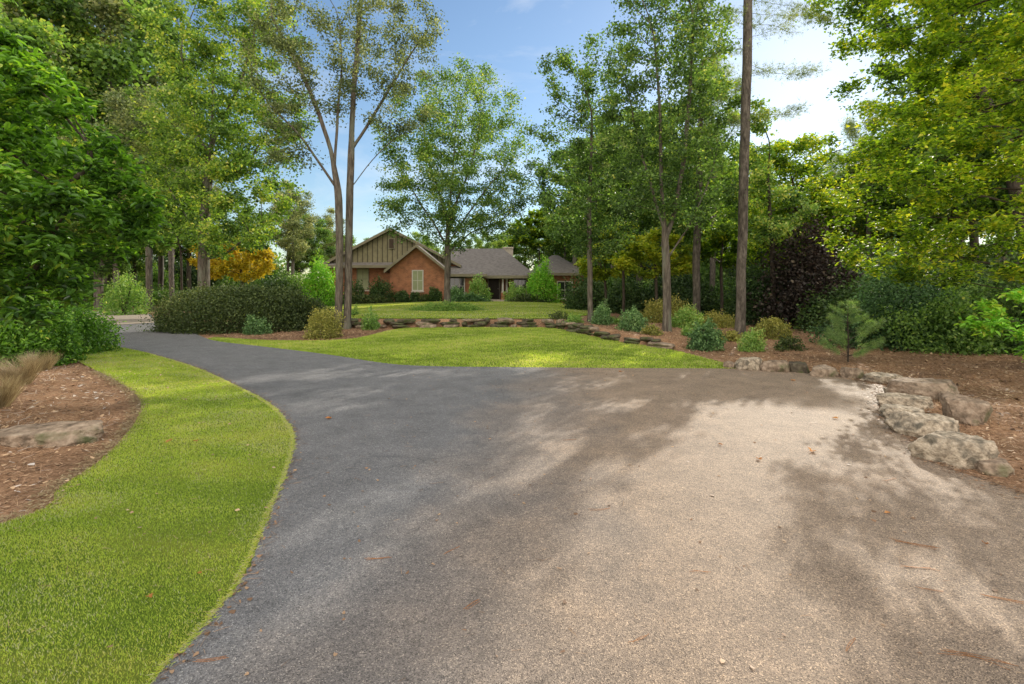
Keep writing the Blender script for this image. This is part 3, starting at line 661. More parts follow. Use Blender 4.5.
# ---- near glossy tree at the left edge
b = (-7.4, 6.6, -.08)
make_tree('glossy_leaved_tree', 'dense dark green tree with large glossy leaves close by at the left edge', 'tree', b,
    [local(b, [(-31,420,6.6),(-28,330,6.6),(-20,250,6.6),(-20,180,6.6)]), (local(b, [(-5,310,6.5),(30,280,6.3),(60,220,6.2)]), (0,.3)), (local(b, [(20,230,6.5),(60,190,6.5),(95,165,6.5)]), (0,.55))],
    [ell(b,35,215,6.3,105,70,1.5), ell(b,-20,120,6.6,110,85,1.6), ell(b,80,160,6.6,48,40,.9), ell(b,-40,260,6.2,110,60,1.5), ell(b,10,300,6.0,70,30,.8,.8), ell(b,20,60,6.8,38,34,.8,.6)],
    2200, 22000, .13, M['leaf_gloss'], M['bark_dark'], .12, D=.2, dk=.33, seed=61, spread=.1, shape='oval', wr=.2, up=-.02, upbias=1.3, var0=.5, rt=.004)
# ---- orange maple
b = B(243, 32)
make_tree('orange_maple', 'small maple in orange and yellow autumn leaf behind the hedge', 'maple tree', b,
    [local(b, [(243,300,32),(242,280,32),(241,268,32)])], [ell(b,243,262,32,30,20,2), ell(b,225,270,32,25,14,1.6), ell(b,262,262,32,14,18,1.2), ell(b,208,258,32.5,16,18,1.2)], 500, 9000, .2, M['leaf_orange'], M['bark_dark'], .1, D=.35, dk=.6, seed=71, spread=.2, var0=.5)

# ---- layered yellow green dogwoods
def dogwood(px, py, d, w, h, seed, label, mat='leaf_yellow', n=7000):
    b = B(px, d)
    e = [ell(b, px+dx*w, py+dy*h, d, w*.42, h*.16) for dx, dy in ((-.5,.2),(.45,.3),(0,-.1),(-.35,-.5),(.35,-.4),(.05,-.8),(.6,-.05),(-.6,-.1))]
    gy = HZ+(CAMH-b[2])*F/d
    return make_tree('dogwood_tree', label, 'small tree', b, [local(b, [(px,gy,d),(px+2,gy-14,d),(px+1,py+h*.4,d)])], e, 450, n, .15*d/20, M[mat], M['bark_dark'], .07, D=.32, dk=.6, seed=seed, spread=.17, upbias=1.6, var0=.5)
dogwood(604, 268, 26, 30, 24, 81, 'low dogwood with yellowing leaves hiding the right end of the house')
dogwood(655, 262, 22, 50, 34, 82, 'yellow green dogwood behind the upright tree and the wall bed')
dogwood(622, 250, 24, 34, 30, 83, 'yellow tinted dogwood between the slender tree and the upright tree')
dogwood(720, 250, 23, 34, 34, 84, 'green dogwood with layered branches behind the big pine', 'leaf_beech')
b = B(792, 27)
make_tree('understory_tree', 'leafy tree filling the gap between the big pine and the spreading beech', 'tree', b, [local(b, [(792,318,27),(791,270,27),(794,220,27),(793,180,27)])],
    [ell(b,785,190,27,42,48,2.5), ell(b,812,215,27,32,36,2), ell(b,765,170,26,24,30,1.8), ell(b,800,155,27,30,24,2), ell(b,780,240,26,46,24,2)], 900, 17000, .17, M['leaf_beech'], M['bark_dark'], .16, D=.45, dk=.8, seed=85, spread=.28, var0=.4)
b = B(774, 19)
make_tree('understory_tree', 'light green airy tree standing close behind the big pine', 'tree', b, [local(b, [(774,330,19),(773,270,19),(770,220,19),(768,180,19),(770,140,19)])],
    [ell(b,752,190,19,32,26,1.3), ell(b,785,205,19,34,26,1.3), ell(b,770,225,18.5,40,22,1.3), ell(b,758,118,19,18,24,1.0), ell(b,762,160,19,22,20,1)], 560, 6000, .12, M['leaf_forest'], M['bark_dark'], .09, D=.33, dk=.6, seed=87, spread=.2, var0=.62)
dogwood(538, 236, 58, 34, 30, 86, 'yellow green small tree rising just behind the chimney end of the roof', 'leaf_beech', 5000)

dogwood(180, 232, 33, 46, 50, 88, 'pale green leafy small tree left of the pale barked oak above the far bend', 'leaf_fern', 9000)
dogwood(112, 205, 44, 60, 70, 89, 'yellow green layered small tree in the left wood behind the glossy tree', 'leaf_beech', 9000)
# ------------------------------------------------------------------ background trees (prototypes copied)
def proto(name, label, cat, h, w, seed, mat, bark, nleaf=9000, ls=.2, trunk=.4, group=None, pos=(0,0,0), sc=1, rz=0, R=.2, shape='rhomb', wr=.42, slim=False):
    tz = h*trunk
    env = [(0,0,h*.68,w,w,h*.3), (w*.5,0,h*.5,w*.6,w*.6,h*.18), (-w*.5,.2*w,h*.55,w*.6,w*.6,h*.2), (0,-w*.4,h*.85,w*.5,w*.5,h*.14)]
    if slim: env = [(0,0,h*.75,w,w,h*.25)]
    return make_tree(name, label, cat, pos, [[(0,0,-.3),(.1,0,tz*.5),(.05,.1,tz),(0,.1,h*.6)]], env, 420, nleaf, ls, M[mat], M[bark], R, D=.7, dk=1.3, seed=seed, spread=.42, group=group, scale=sc, rz=rz, rt=.014, var0=.48, wr=wr, shape=shape)
def off_road(px, d, m):
    while poly_sd(np.array([fx(px, d)]), np.array([d]), polyC)[0] < m: d += 1.0
    return d
def place(pr, used, px, d, sc, rz, label, group):
    d = off_road(px, d, 1.5); x = fx(px, d); loc = (x, d, H(x, d)-.1)
    if pr.name not in used:
        used.add(pr.name); pr.location = loc; pr.rotation_euler = (0,0,rz); pr.scale = (sc,sc,sc) if not hasattr(sc,'__len__') else sc
        pr['label'] = label; pr['group'] = group; return pr
    return copy_tree(pr, loc, rz, sc, label, group)
used = set()
PR = [proto('woodland_tree', '', 'tree', 15, 3.6, 101, 'leaf_forest', 'bark_grey', 19000),
      proto('woodland_tree', '', 'tree', 13, 3.2, 102, 'leaf_oak', 'bark_grey', 18000),
      proto('woodland_tree', '', 'tree', 17, 3.4, 103, 'leaf_grey', 'bark_grey', 18000, ls=.18),
      proto('woodland_tree', '', 'tree', 11, 3.4, 104, 'leaf_forest', 'bark_dark', 18000, trunk=.25),
      proto('woodland_tree', '', 'tree', 10, 3.0, 105, 'leaf_beech', 'bark_dark', 12000, trunk=.25, ls=.17)]
PINE = proto('woodland_pine', '', 'pine tree', 20, 2.6, 106, 'needle', 'bark_pine', 9000, ls=.34, trunk=.7, shape='needle', wr=.2, slim=True)
GL = 'woodland trees along the left side of the drive'; GH = 'trees behind the house'; GR = 'woodland trees in the wood on the right'
rr = random.Random(3)
# left wood
for px, d, k, s in [(-60,14,0,.8),(30,17,2,.9),(-20,20,1,1.0),(75,22,2,1.0),(115,27,0,1.0),(60,30,2,1.05),(150,36,2,1.1),(10,34,0,1.2),(100,40,1,1.2),(172,44,0,1.0),(-60,30,2,1.2),(190,56,1,1.1),(130,55,0,1.4),(60,50,2,1.3),(-20,52,0,1.5),(225,60,3,1.1),(255,62,1,1.0),(150,75,2,1.5),(95,28,3,.7),(50,24,3,.6),(-10,16,3,.6),(135,46,3,.8),(20,40,3,.9),(-120,20,0,1.0),(-150,34,2,1.2)]:
    place(PR[k], used, px, d, s*rr.uniform(.93,1.07), rr.uniform(0,6.28), 'tall green tree in the crowded woodland left of the drive', GL)
for px, d, s in [(172,38,.9),(96,34,.8),(288,58,.75),(118,50,1.)]:
    place(PINE, used, px, d, s, rr.uniform(0,6), 'straight woodland pine with a bare trunk left of the drive', 'woodland pines left of the drive')
for px, d, k, s in [(15,50,1,1.9),(48,56,0,1.9),(82,50,2,1.75),(108,58,0,1.8),(135,52,1,1.55),(160,60,0,1.5),(188,66,2,1.3),(66,70,1,2.2),(120,74,0,1.9),(70,46,2,2.4),(112,47,0,2.2),(25,44,1,2.3),(-30,48,2,1.9)]:
    place(PR[k], used, px, d, s*rr.uniform(.95,1.05), rr.uniform(0,6.28), 'tall green tree in the crowded woodland left of the drive', GL)
# behind the house
for px, d, k, s in [(292,50,2,.75),(312,56,0,.72),(330,62,2,.75),(350,70,1,.7),(375,75,0,.7),(402,78,3,.8),(430,74,1,.72),(455,80,3,.85),(480,76,0,.68),(505,72,1,.75),(525,64,3,.95),(548,60,0,.75),(565,56,1,.85),(590,58,0,.9),(300,72,1,.95),(340,82,3,1.0),(420,90,0,.8),(500,92,0,.8)]:
    place(PR[k], used, px, d, s*rr.uniform(.95,1.05), rr.uniform(0,6.28), 'green tree rising behind the roof of the house', GH)
# right wood
for px, d, k, s in [(575,44,0,1.1),(600,36,3,.9),(615,50,0,1.35),(640,34,1,1.0),(660,46,0,1.3),(682,30,3,.85),(700,40,1,1.15),(725,34,4,.8),(735,50,0,1.1),(765,30,4,.75),(780,42,3,.8),(800,34,4,.75),(815,50,3,.9),(835,28,4,.7),(850,38,3,.8),(872,30,3,.85),(890,42,0,.95),(905,26,1,.85),(930,34,0,1.0),(950,24,3,.9),(975,30,0,1.05),(1000,22,1,.95),(1030,28,0,1.1),(1060,20,3,1.0),(1100,26,0,1.2),(1150,20,1,1.1),(640,64,0,1.7),(700,62,3,1.7),(760,60,3,1.0),(820,66,3,1.0),(880,58,0,1.0),(940,50,0,1.1),(1010,44,0,1.2),(1090,40,0,1.3),(1200,30,0,1.2)]:
    place(PR[k], used, px, d, s*rr.uniform(.95,1.05), rr.uniform(0,6.28), 'green tree in the shaded wood beyond the right bed', GR)
for px, d, s in [(712,27,.75),(836,33,.55),(870,26,.6),(612,42,.8),(960,38,.8)]:
    place(PINE, used, px, d, s, rr.uniform(0,6), 'straight woodland pine with a bare trunk beyond the right bed', 'woodland pines in the right wood')

# ------------------------------------------------------------------ shrubs
def make_shrub(name, label, cat, base, rx, ry, rz_, n, ls, mat, seed, shape='rhomb', wr=.4, stems=8, bump=.3, scale=1, group=None, upbias=.4, var0=.45, flat=.0, spread=.03, stem_mat='bark_dark', inner=3.5, sprig=.4):
    r = np.random.default_rng(seed)
    d = nrm(r.normal(size=(n, 3))); d[:,2] = np.abs(d[:,2])
    lob = nrm(r.normal(size=(26, 3))); lob[:,2] = np.abs(lob[:,2]); amp = r.uniform(-1, 1, 26)
    bm_ = (amp[None]*np.exp(-((d[:, None]-lob[None])**2).sum(2)/.09)).sum(1)
    fine = np.sin(d[:,0]*17+seed)*np.sin(d[:,1]*19)*np.sin(d[:,2]*15+1)
    u = r.random(n)**(1/inner)
    rad = u*(1+bump*bm_+bump*.5*fine)
    ns = max(10, n//70); sd_ = nrm(r.normal(size=(ns, 3))); sd_[:,2] = np.abs(sd_[:,2]); sl = r.uniform(.9, 1.22, ns); bs = 1+bump*(amp[None]*np.exp(-((sd_[:, None]-lob[None])**2).sum(2)/.09)).sum(1)
    ks = r.integers(0, ns, n); q = r.random(n) < sprig; tt = r.random(n)
    d = np.where(q[:, None], sd_[ks]+r.normal(0, .035, (n, 3)), d); rad = np.where(q, (.6+.4*tt)*sl[ks]*bs[ks], rad); u = np.where(q, .75+.35*tt, u)
    P = d*rad[:, None]*np.array([rx, ry, rz_])+r.normal(0, spread, (n, 3)); P[:,2] = np.maximum(P[:,2], .01)
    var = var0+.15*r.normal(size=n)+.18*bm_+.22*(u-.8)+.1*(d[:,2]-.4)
    S = ls*(.6+.7*r.random(n))
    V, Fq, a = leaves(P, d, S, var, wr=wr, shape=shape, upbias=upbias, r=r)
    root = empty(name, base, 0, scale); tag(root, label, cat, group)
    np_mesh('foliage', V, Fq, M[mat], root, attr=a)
    ch = []
    for i in range(stems):
        e = nrm(r.normal(size=3)); e[2] = abs(e[2])+.3; e = nrm(e)*np.array([rx, ry, rz_])*.85
        t = np.linspace(0, 1, 7)[:, None]; p0 = np.array([e[0]*.12, e[1]*.12, -.05])
        P = p0+(e-p0)*t+np.array([0, 0, .18*rz_])*np.sin(t*PI)+r.normal(0, .01, (7, 3))
        ch.append((P, np.linspace(.018, .005, 7)*max(1, rz_)))
    V, Fq = tubes(ch); np_mesh('stem', V, Fq, M[stem_mat], root, smooth=True)
    return root
# broad hedge: two masses grown together
x0, d0 = fx(250, 20.4), 20.4
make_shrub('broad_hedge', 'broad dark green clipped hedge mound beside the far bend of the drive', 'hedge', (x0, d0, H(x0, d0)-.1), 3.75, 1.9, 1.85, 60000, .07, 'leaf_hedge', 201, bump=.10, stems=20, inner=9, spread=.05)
def shrub_px(px, py_b, w, h, n, ls, mat, seed, label, name='shrub', cat='shrub', d=None, ground_z=None, **kw):
    """shrub standing on the terrain, base row py_b, w/h in pixels"""
    if d is None:
        d = F*CAMH/(py_b-HZ)
        for _ in range(6): d = F*(CAMH-H(fx(px, d), d))/(py_b-HZ)
    x = fx(px, d); rx = w*.5*d/F; hz_ = h*d/F
    return make_shrub(name, label, cat, (x, d+rx*.3, H(x, d)-.04), rx, rx*kw.pop('ryf', .9), hz_, n, ls, mat, seed, **kw)
shrub_px(322, 338, 34, 30, 7000, .05, 'leaf_olive', 202, 'small olive green shrub at the right foot of the broad hedge', bump=.2)
shrub_px(255, 333, 26, 16, 2500, .06, 'leaf_blue', 203, 'pale wispy plant at the front foot of the broad hedge', d=18.3, bump=.3, inner=2)
shrub_px(369, 326, 18, 20, 1500, .07, 'leaf_fern', 204, 'small spiky plant in the mulch right of the twin trunks', d=18.9, bump=.3, inner=1.6)
# left bed
shrub_px(48, 354, 88, 56, 15000, .075, 'leaf_gloss', 205, 'leafy green bush at the corner of the left bed beside the drive', bump=.25, shape='oval', wr=.26, d=12.3, var0=.5)
shrub_px(20, 362, 80, 75, 12000, .08, 'leaf_gloss', 206, 'dark leafy bush below the glossy tree in the left bed', bump=.25, shape='oval', wr=.26, d=10.6, var0=.35)
shrub_px(120, 322, 40, 40, 5000, .12, 'leaf_fern', 207, 'green bush on the outer bend of the far drive', d=33, bump=.2)
# wall bed shrubs on the right
shrub_px(602, 327, 20, 20, 4000, .05, 'leaf_blue', 210, 'small dark green bush right of the slender tree', d=17.6, bump=.2)
shrub_px(634, 331, 27, 22, 5000, .05, 'leaf_blue', 211, 'rounded dark green bush on the mulch above the stepped stones', d=15.8, bump=.2)
shrub_px(707, 349, 34, 28, 3600, .075, 'leaf_blue', 212, 'grey green leafy shrub in the mulch between upright tree and pine', bump=.35, inner=2.2, shape='oval', wr=.25)
shrub_px(753, 350, 24, 21, 2600, .06, 'leaf_fern', 213, 'small pale green shrub at the foot of the big pine', bump=.35, inner=2.2, shape='oval', wr=.25)
shrub_px(688, 331, 34, 20, 4000, .06, 'leaf_fern', 214, 'low light green bush between the upright tree and the pale trunk', d=17.5)
shrub_px(720, 330, 44, 14, 5000, .05, 'leaf_olive', 215, 'low olive yellow bush left of the big pine trunk', d=18)
shrub_px(775, 342, 36, 20, 5000, .05, 'leaf_olive', 216, 'clipped olive green mound right of the big pine trunk', d=15.2, bump=.08, inner=8)
shrub_px(668, 324, 50, 26, 6000, .06, 'leaf_olive', 217, 'brownish olive bush behind the upright tree', d=20)
shrub_px(560, 320, 24, 8, 900, .05, 'leaf_hedge', 218, 'tiny low shrub at the left end of the stepped stones', d=19.6)
for i, (px, py, w, h, mt, lab) in enumerate([(652,334,22,9,'leaf_olive','low tan green tuft on the mulch left of the upright tree foot'),(690,341,18,9,'leaf_fern','small low plant in front of the pale trunk tree'),(731,341,24,10,'leaf_olive','small olive tuft touching the left foot of the big pine'),
      (792,349,26,13,'leaf_hedge','low dark tuft between the olive mound and the evergreen bush'),(640,322,30,12,'leaf_olive','low brownish bush above the stepped stones'),(615,332,16,8,'leaf_fern','tiny plant between the two dark green bushes'),(575,322,16,8,'leaf_fern','tiny green plant left of the slender tree foot'),(352,324,14,7,'leaf_fern','tiny plant at the right foot of the twin trunks')]):
    shrub_px(px, py, w, h, 1500, .05, mt, 260+i, lab, bump=.4, inner=1.8, sprig=.6)
# purple shrub and dark mass
b = B(806, 18.5)
make_shrub('purple_shrub', 'tall purple black leaved shrub beyond the right bed', 'shrub', b, 1.6, 1.5, 3.7, 13000, .12, 'leaf_purple', 220, bump=.35, inner=1.8, sprig=.6, stems=16, spread=.1, var0=.4)
b = B(765, 20)
make_shrub('evergreen_shrub', 'dark evergreen shrub just left of the purple shrub', 'shrub', b, 1.3, 1.2, 2.5, 9000, .1, 'leaf_dark', 221, bump=.2, spread=.08)
b = B(893, 13.6)
make_shrub('evergreen_shrub', 'wide dark green bush behind the small feathery pine', 'shrub', b, 1.7, 1.2, 1.75, 20000, .075, 'leaf_blue', 222, bump=.5, spread=.06, var0=.22)
b = B(960, 12.6)
make_shrub('evergreen_shrub', 'dark green bush under the drooping right hand branches', 'shrub', b, 1.7, 1.2, 1.5, 18000, .08, 'leaf_forest', 223, bump=.5, spread=.06)
b = (7.9, 7.2, H(7.9,7.2)+.1)
make_tree('low_leafy_tree', 'low bright green branches with broad leaves at the right edge', 'small tree', b,
    [[(0,0,-.2),(-.1,0,.5),(-.3,0,.9)]], [(-.35,0,1.0,.75,.7,.32), (.3,.2,1.3,.9,.8,.4), (0,-.2,.65,.7,.6,.2)], 420, 2600, .1, M['leaf_bright'], M['bark_dark'], .035, D=.16, dk=.28, seed=224, spread=.07, shape='oval', wr=.24, upbias=1.6, var0=.5, rt=.004)
# understory row closing the view under the crowns
SH = [make_shrub('woodland_bush', '', 'bush', (0,0,0), 2.2, 2.0, 2.6, 9000, .15, 'leaf_dark', 230, bump=.25, spread=.12),
      make_shrub('woodland_bush', '', 'bush', (0,0,0), 2.4, 2.0, 2.4, 9000, .15, 'leaf_fern', 231, bump=.25, spread=.12, var0=.3),
      make_shrub('woodland_bush', '', 'bush', (0,0,0), 2.2, 2.0, 3.0, 9000, .15, 'leaf_forest', 232, bump=.25, spread=.12, var0=.35)]
used2 = set()
def place_sh(k, px, d, s, label, group):
    d = off_road(px, d, 2.6*s); pr = SH[k]; x = fx(px, d); loc = (x, d, H(x, d)-.1); sc = (s*rr.uniform(.8,1.2), s, s*rr.uniform(.75,1.15)); rz = rr.uniform(0,6.28)
    if k not in used2:
        used2.add(k); pr.location = loc; pr.rotation_euler = (0,0,rz); pr.scale = sc; pr['label'] = label; pr['group'] = group; return
    copy_tree(pr, loc, rz, sc, label, group)
for px, d, k, s in [(590,30,0,.8),(612,32,2,.9),(632,28,0,.85),(655,31,1,.9),(676,27,0,.9),(696,30,2,1.0),(716,27,0,.85),(742,26,2,.8),(760,28,0,1.),(785,24,0,1.),(812,26,0,1.1),(838,22,0,1.),(862,21,2,1.),(885,22,0,1.1),(912,18,0,.9),(935,20,2,1.),(962,17,0,.9),(990,18,0,1.),(1020,15,2,.8),(1050,17,0,1.),(1085,13,0,.9),(870,34,0,1.3),(930,32,0,1.3),(1000,30,0,1.3),(780,36,0,1.3),(720,42,0,1.4),(650,44,0,1.4),(1130,16,0,1.2),(1180,22,2,1.3),
                    (850,17,0,.75),(1005,13.5,0,.6),(1045,12,0,.7)]:
    place_sh(k, px, d, s, 'shadowy understory bush in the wood beyond the right bed', 'understory bushes in the right wood')
for px, d, k, s in [(-40,13,0,.7),(95,44,1,1.),(70,36,1,1.),(135,52,1,1.1),(165,48,1,.8),(185,42,2,.7),(200,40,1,.7),(222,44,1,.8),(60,26,2,1.),(20,22,2,1.),(-20,18,0,.9),(275,44,0,1.),(295,46,2,1.),(255,50,2,1.2),(105,60,2,1.4),(40,44,2,1.3),(-90,22,2,1.2),(-80,13,0,1.),(150,64,2,1.5),(210,60,0,1.5),(240,58,2,1.3)]:
    place_sh(k, px, d, s, 'leafy understory bush in the wood left of the drive', 'understory bushes in the left wood')
for px, d, k, s in [(345,62,0,1.2),(395,66,0,1.2),(445,66,2,1.2),(500,62,0,1.2),(548,54,2,1.),(575,50,0,1.),(595,44,2,.9)]:
    place_sh(k, px, d, s, 'bush growing behind the house', 'bushes behind the house')

for i in range(26):
    px = -250+i*20+rr.uniform(-8,8)
    if px < 300: place_sh((0,2,0)[i % 3], px, rr.uniform(66,84), rr.uniform(2.2,3.2), 'leafy understory bush in the wood left of the drive', 'understory bushes in the left wood')
for i in range(34):
    px = 575+i*20+rr.uniform(-8,8)
    place_sh((0,2,0)[i % 3], px, rr.uniform(52,72), rr.uniform(2.0,3.0), 'shadowy understory bush in the wood beyond the right bed', 'understory bushes in the right wood')
# small feathery pine
b = B(848, 11.2)
r_ = np.random.default_rng(300)
root = empty('young_pine', b); tag(root, 'small feathery light green young pine in the mulch behind the stone border', 'young pine')
ch = [(np.array([(0,0,-.05),(.01,0,.5),(0,.01,1.0),(0,0,1.5)]), np.array([.022,.017,.012,.004]))]; pts = []; axs = []
for i in range(34):
    k = i//5; z = .2+.19*k+r_.uniform(-.03,.03); L = (1.66-z)*.56*r_.uniform(.55,1.2); az = i*2.5+r_.uniform(-.3,.3); e = np.array([math.cos(az), math.sin(az), r_.uniform(.1,.55)])*L
    t = np.linspace(0, 1, 6)[:, None]; P = np.array([0,0,z])+e*t+np.array([0,0,.2*L])*t*t; ch.append((P, np.linspace(.008,.002,6)))
    m = int(110*L/.5)+30; tt = .25+.75*r_.random(m)[:, None]**.6; Q = np.array([0,0,z])+e*tt+np.array([0,0,.2*L])*tt*tt; pts.append(Q+r_.normal(0,.02,(m,3))); axs.append(np.repeat(nrm(e)[None], m, 0))
V, Fq = tubes(ch); np_mesh('trunk', V, Fq, M['bark_dark'], root, smooth=True)
P = np.vstack(pts); A = np.vstack(axs); V, Fq, a = leaves(P, A*3, .12*(.7+.5*r_.random(len(P))), .42+.25*r_.normal(size=len(P)), wr=.09, shape='needle', upbias=.3, r=r_)
np_mesh('foliage', V, Fq, M['needle_soft'], root, attr=a)

# ornamental grass clumps, left edge
def tuft_clump(name, label, base, n, L, R, seed, mat='straw', w=.0032, lean=.75):
    r = np.random.default_rng(seed); az = r.random(n)*2*PI; rad = R*np.sqrt(r.random(n))
    P = np.stack([np.cos(az)*rad, np.sin(az)*rad, np.zeros(n)], 1); a2 = az+r.normal(0,.6,n); ln = lean*r.random(n)
    d = nrm(np.stack([np.cos(a2)*ln, np.sin(a2)*ln, np.ones(n)], 1)); up = nrm(np.stack([np.sin(a2), -np.cos(a2), np.full(n,.01)], 1))
    V, F3, a = strips(P, d, up, np.full(n, w), L*(.5+.6*r.random(n)), np.clip(.5+.25*r.normal(size=n), 0, 1), bend=.8)
    o = np_mesh(name, V, F3, M[mat], attr=a); o.location = base
    return tag(o, label, 'grass clump')
for i, (px, py, L, lab) in enumerate([(-6,412,.62,'dry straw coloured grass clump nearest the left edge of the bed'),(18,388,.6,'dry straw grass clump in the left bed, behind the nearest clump'),(40,372,.5,'thin dry grass clump in the left bed, farthest of the three')]):
    x, y = gp(px, py); tuft_clump('grass_clump', lab, (x, y, H(x,y)-.03), 1500, L, .16, 310+i)

# ------------------------------------------------------------------ rocks
def rock_bm(w, dp, h, seed, flat=.5, sub=4):
    bm = bmesh.new(); bmesh.ops.create_icosphere(bm, subdivisions=sub, radius=1)
    r = random.Random(seed); off = Vector((r.uniform(0,50), r.uniform(0,50), r.uniform(0,50)))
    planes = [(Vector((r.gauss(0,1), r.gauss(0,1), r.gauss(0,.6))).normalized(), r.uniform(.62,.85)) for _ in range(12)]
    planes.append((Vector((r.uniform(-.12,.12), r.uniform(-.2,.05), 1)).normalized(), flat))
    for v in bm.verts:
        p = v.co.copy()
        p *= 1+.16*noise.noise(p*1.3+off)
        for n_, d_ in planes:
            k = p.dot(n_)-d_
            if k > 0: p -= n_*k*.96
        q = p+off
        p *= 1+.09*noise.noise(q*3.5)+.05*noise.noise(q*8)+(.03*noise.noise(q*19)+.015*noise.noise(q*40) if sub > 3 else 0)
        # split strata
        p.z += .02*noise.noise(Vector((q.x*.7, q.y*.7, q.z*9)))
        p.x += .03*noise.noise(Vector((q.x, q.y, q.z*8)))
        v.co = Vector((p.x*w/1.55, p.y*dp/1.55, (p.z)*h/1.0))
    return bm
def boulder(px, py, w, dp, h, seed, mat, label, rz=0, group='border stones along the right edge of the drive', name='boulder', flat=.55):
    x, y = gp(px, py); y += dp*.45
    o = bm_obj(name, rock_bm(w*.80, dp*.95, h*1.22, seed, flat, 5), M[mat], smooth=True); o.location = (x, y, H(x,y)+h*.22-.02); o.rotation_euler = (0,0,rz)
    return tag(o, label, 'stone', group)
boulder(971,465,.74,.5,.27,1,'rock','big rounded pale grey boulder, nearest to the camera in the right border',-.55)
boulder(942,440,.76,.46,.26,2,'rock','big flat topped grey block just behind the nearest boulder',-.3)
boulder(916,422,.62,.4,.17,3,'rock','low rounded tan stone, third back from the nearest boulder',-.2)
boulder(912,408,.78,.36,.17,4,'rock','long thin pale slab lying where the border starts to turn',-.15)
boulder(944,399,1.1,.6,.26,5,'rock_brown','largest long slab jutting out behind the border at its turn',-.2)
boulder(982,426,.5,.5,.3,26,'rock_brown','dark shaded upright boulder behind the grey block',.3)
boulder(888,383,.78,.4,.16,7,'rock','pale flat stone left of the largest slab',-.1)
boulder(857,379,.46,.36,.22,8,'rock_brown','brownish stone just right of the small feathery pine',.2)
boulder(831,377,.62,.36,.2,9,'rock_brown','low ragged stone in front of the small feathery pine',0)
boulder(804,373,.46,.36,.23,10,'rock_dark','dark pitted stone third from the left in the far border',.2)
boulder(778,372,.62,.4,.25,11,'rock_brown','blocky brown grey stone second from the left in the far border',0)
boulder(753,370,.54,.4,.27,12,'rock','pale rough stone leftmost of the big ones in the far border',.1)
boulder(733,368.5,.34,.28,.14,13,'rock_brown','small mossy stone where the border meets the lawn tip',.1)
boulder(1006,474,.36,.28,.1,14,'rock_brown','low half buried stone in front of the nearest boulder at the right edge',-.4)
boulder(952,404,.24,.2,.16,15,'rock_brown','small brown stone wedged beside the thin pale slab',.4)
boulder(895,394,.22,.2,.10,16,'rock','small pale stone at the inner corner of the drive',.4)
boulder(28,452,1.25,.55,.15,17,'rock_brown','wide flat brown boulder half buried in the left mulch bed',.1,group='stones in the left bed')
# dry stone wall
wroot = empty('stone_wall', (0, 19.2, H(0, 18.9))); tag(wroot, 'low dry stacked stone wall holding up the upper lawn', 'wall')
wl = resample(wall_pts, 400); s = 0; k = 0; seg = np.hypot(*np.diff(wl, axis=0).T).mean(); tot = seg*399
r2 = random.Random(8); protos = []
for i in range(9): protos.append(rock_bm(.5, .34, .12, 400+i, flat=.6, sub=3))
pm = []
for i, bm in enumerate(protos):
    me = bpy.data.meshes.new('stone'); bm.to_mesh(me); bm.free()
    for p in me.polygons: p.use_smooth = True
    me.materials.append(M[('rock_brown','rock_dark','rock_dark')[i % 3]]); pm.append(me)
for course in range(3):
    s = r2.uniform(0, .3)
    while s < tot-.2:
        w = r2.uniform(.3, 1.25); j = min(398, int((s+w/2)/seg)); p = wl[j]; q = wl[j+1]
        x, y = p; hb = H(x, y-.35); J = float(np.interp(x, [-9,-6.5,1.8,4.3], [.26,.33,.33,.22]))
        if course == 2 and x > 2.6 and r2.random() < .6: s += w; continue
        o = bpy.data.objects.new('stone', pm[r2.randrange(9)]); link(o, wroot)
        hh = J/3.0
        o.location = (x-wroot.location.x, y-.06+course*.05-wroot.location.y, hb+hh*(course+.45)-wroot.location.z+r2.uniform(-.015,.015))
        o.rotation_euler = (r2.uniform(-.06,.06), r2.uniform(-.05,.05), math.atan2(q[1]-p[1], q[0]-p[0])+r2.uniform(-.15,.15))
        o.scale = (w/.5*.62, r2.uniform(.8,1.5), hh/.12*r2.uniform(.75,1.25)); s += w*r2.uniform(.85,1.05)
# island bed around the lawn tree
for i in range(1):
    x, y = fx(447,26.2), 26.2
    o = make_shrub('ground_cover', 'low leafy ground cover in the island bed around the lawn tree', 'plants', (x, y, H(x,y)-.03), 1.85, .8, .42, 6000, .12, 'leaf_fern', 320, bump=.3, inner=2, upbias=.2, shape='oval', wr=.15, stems=10)

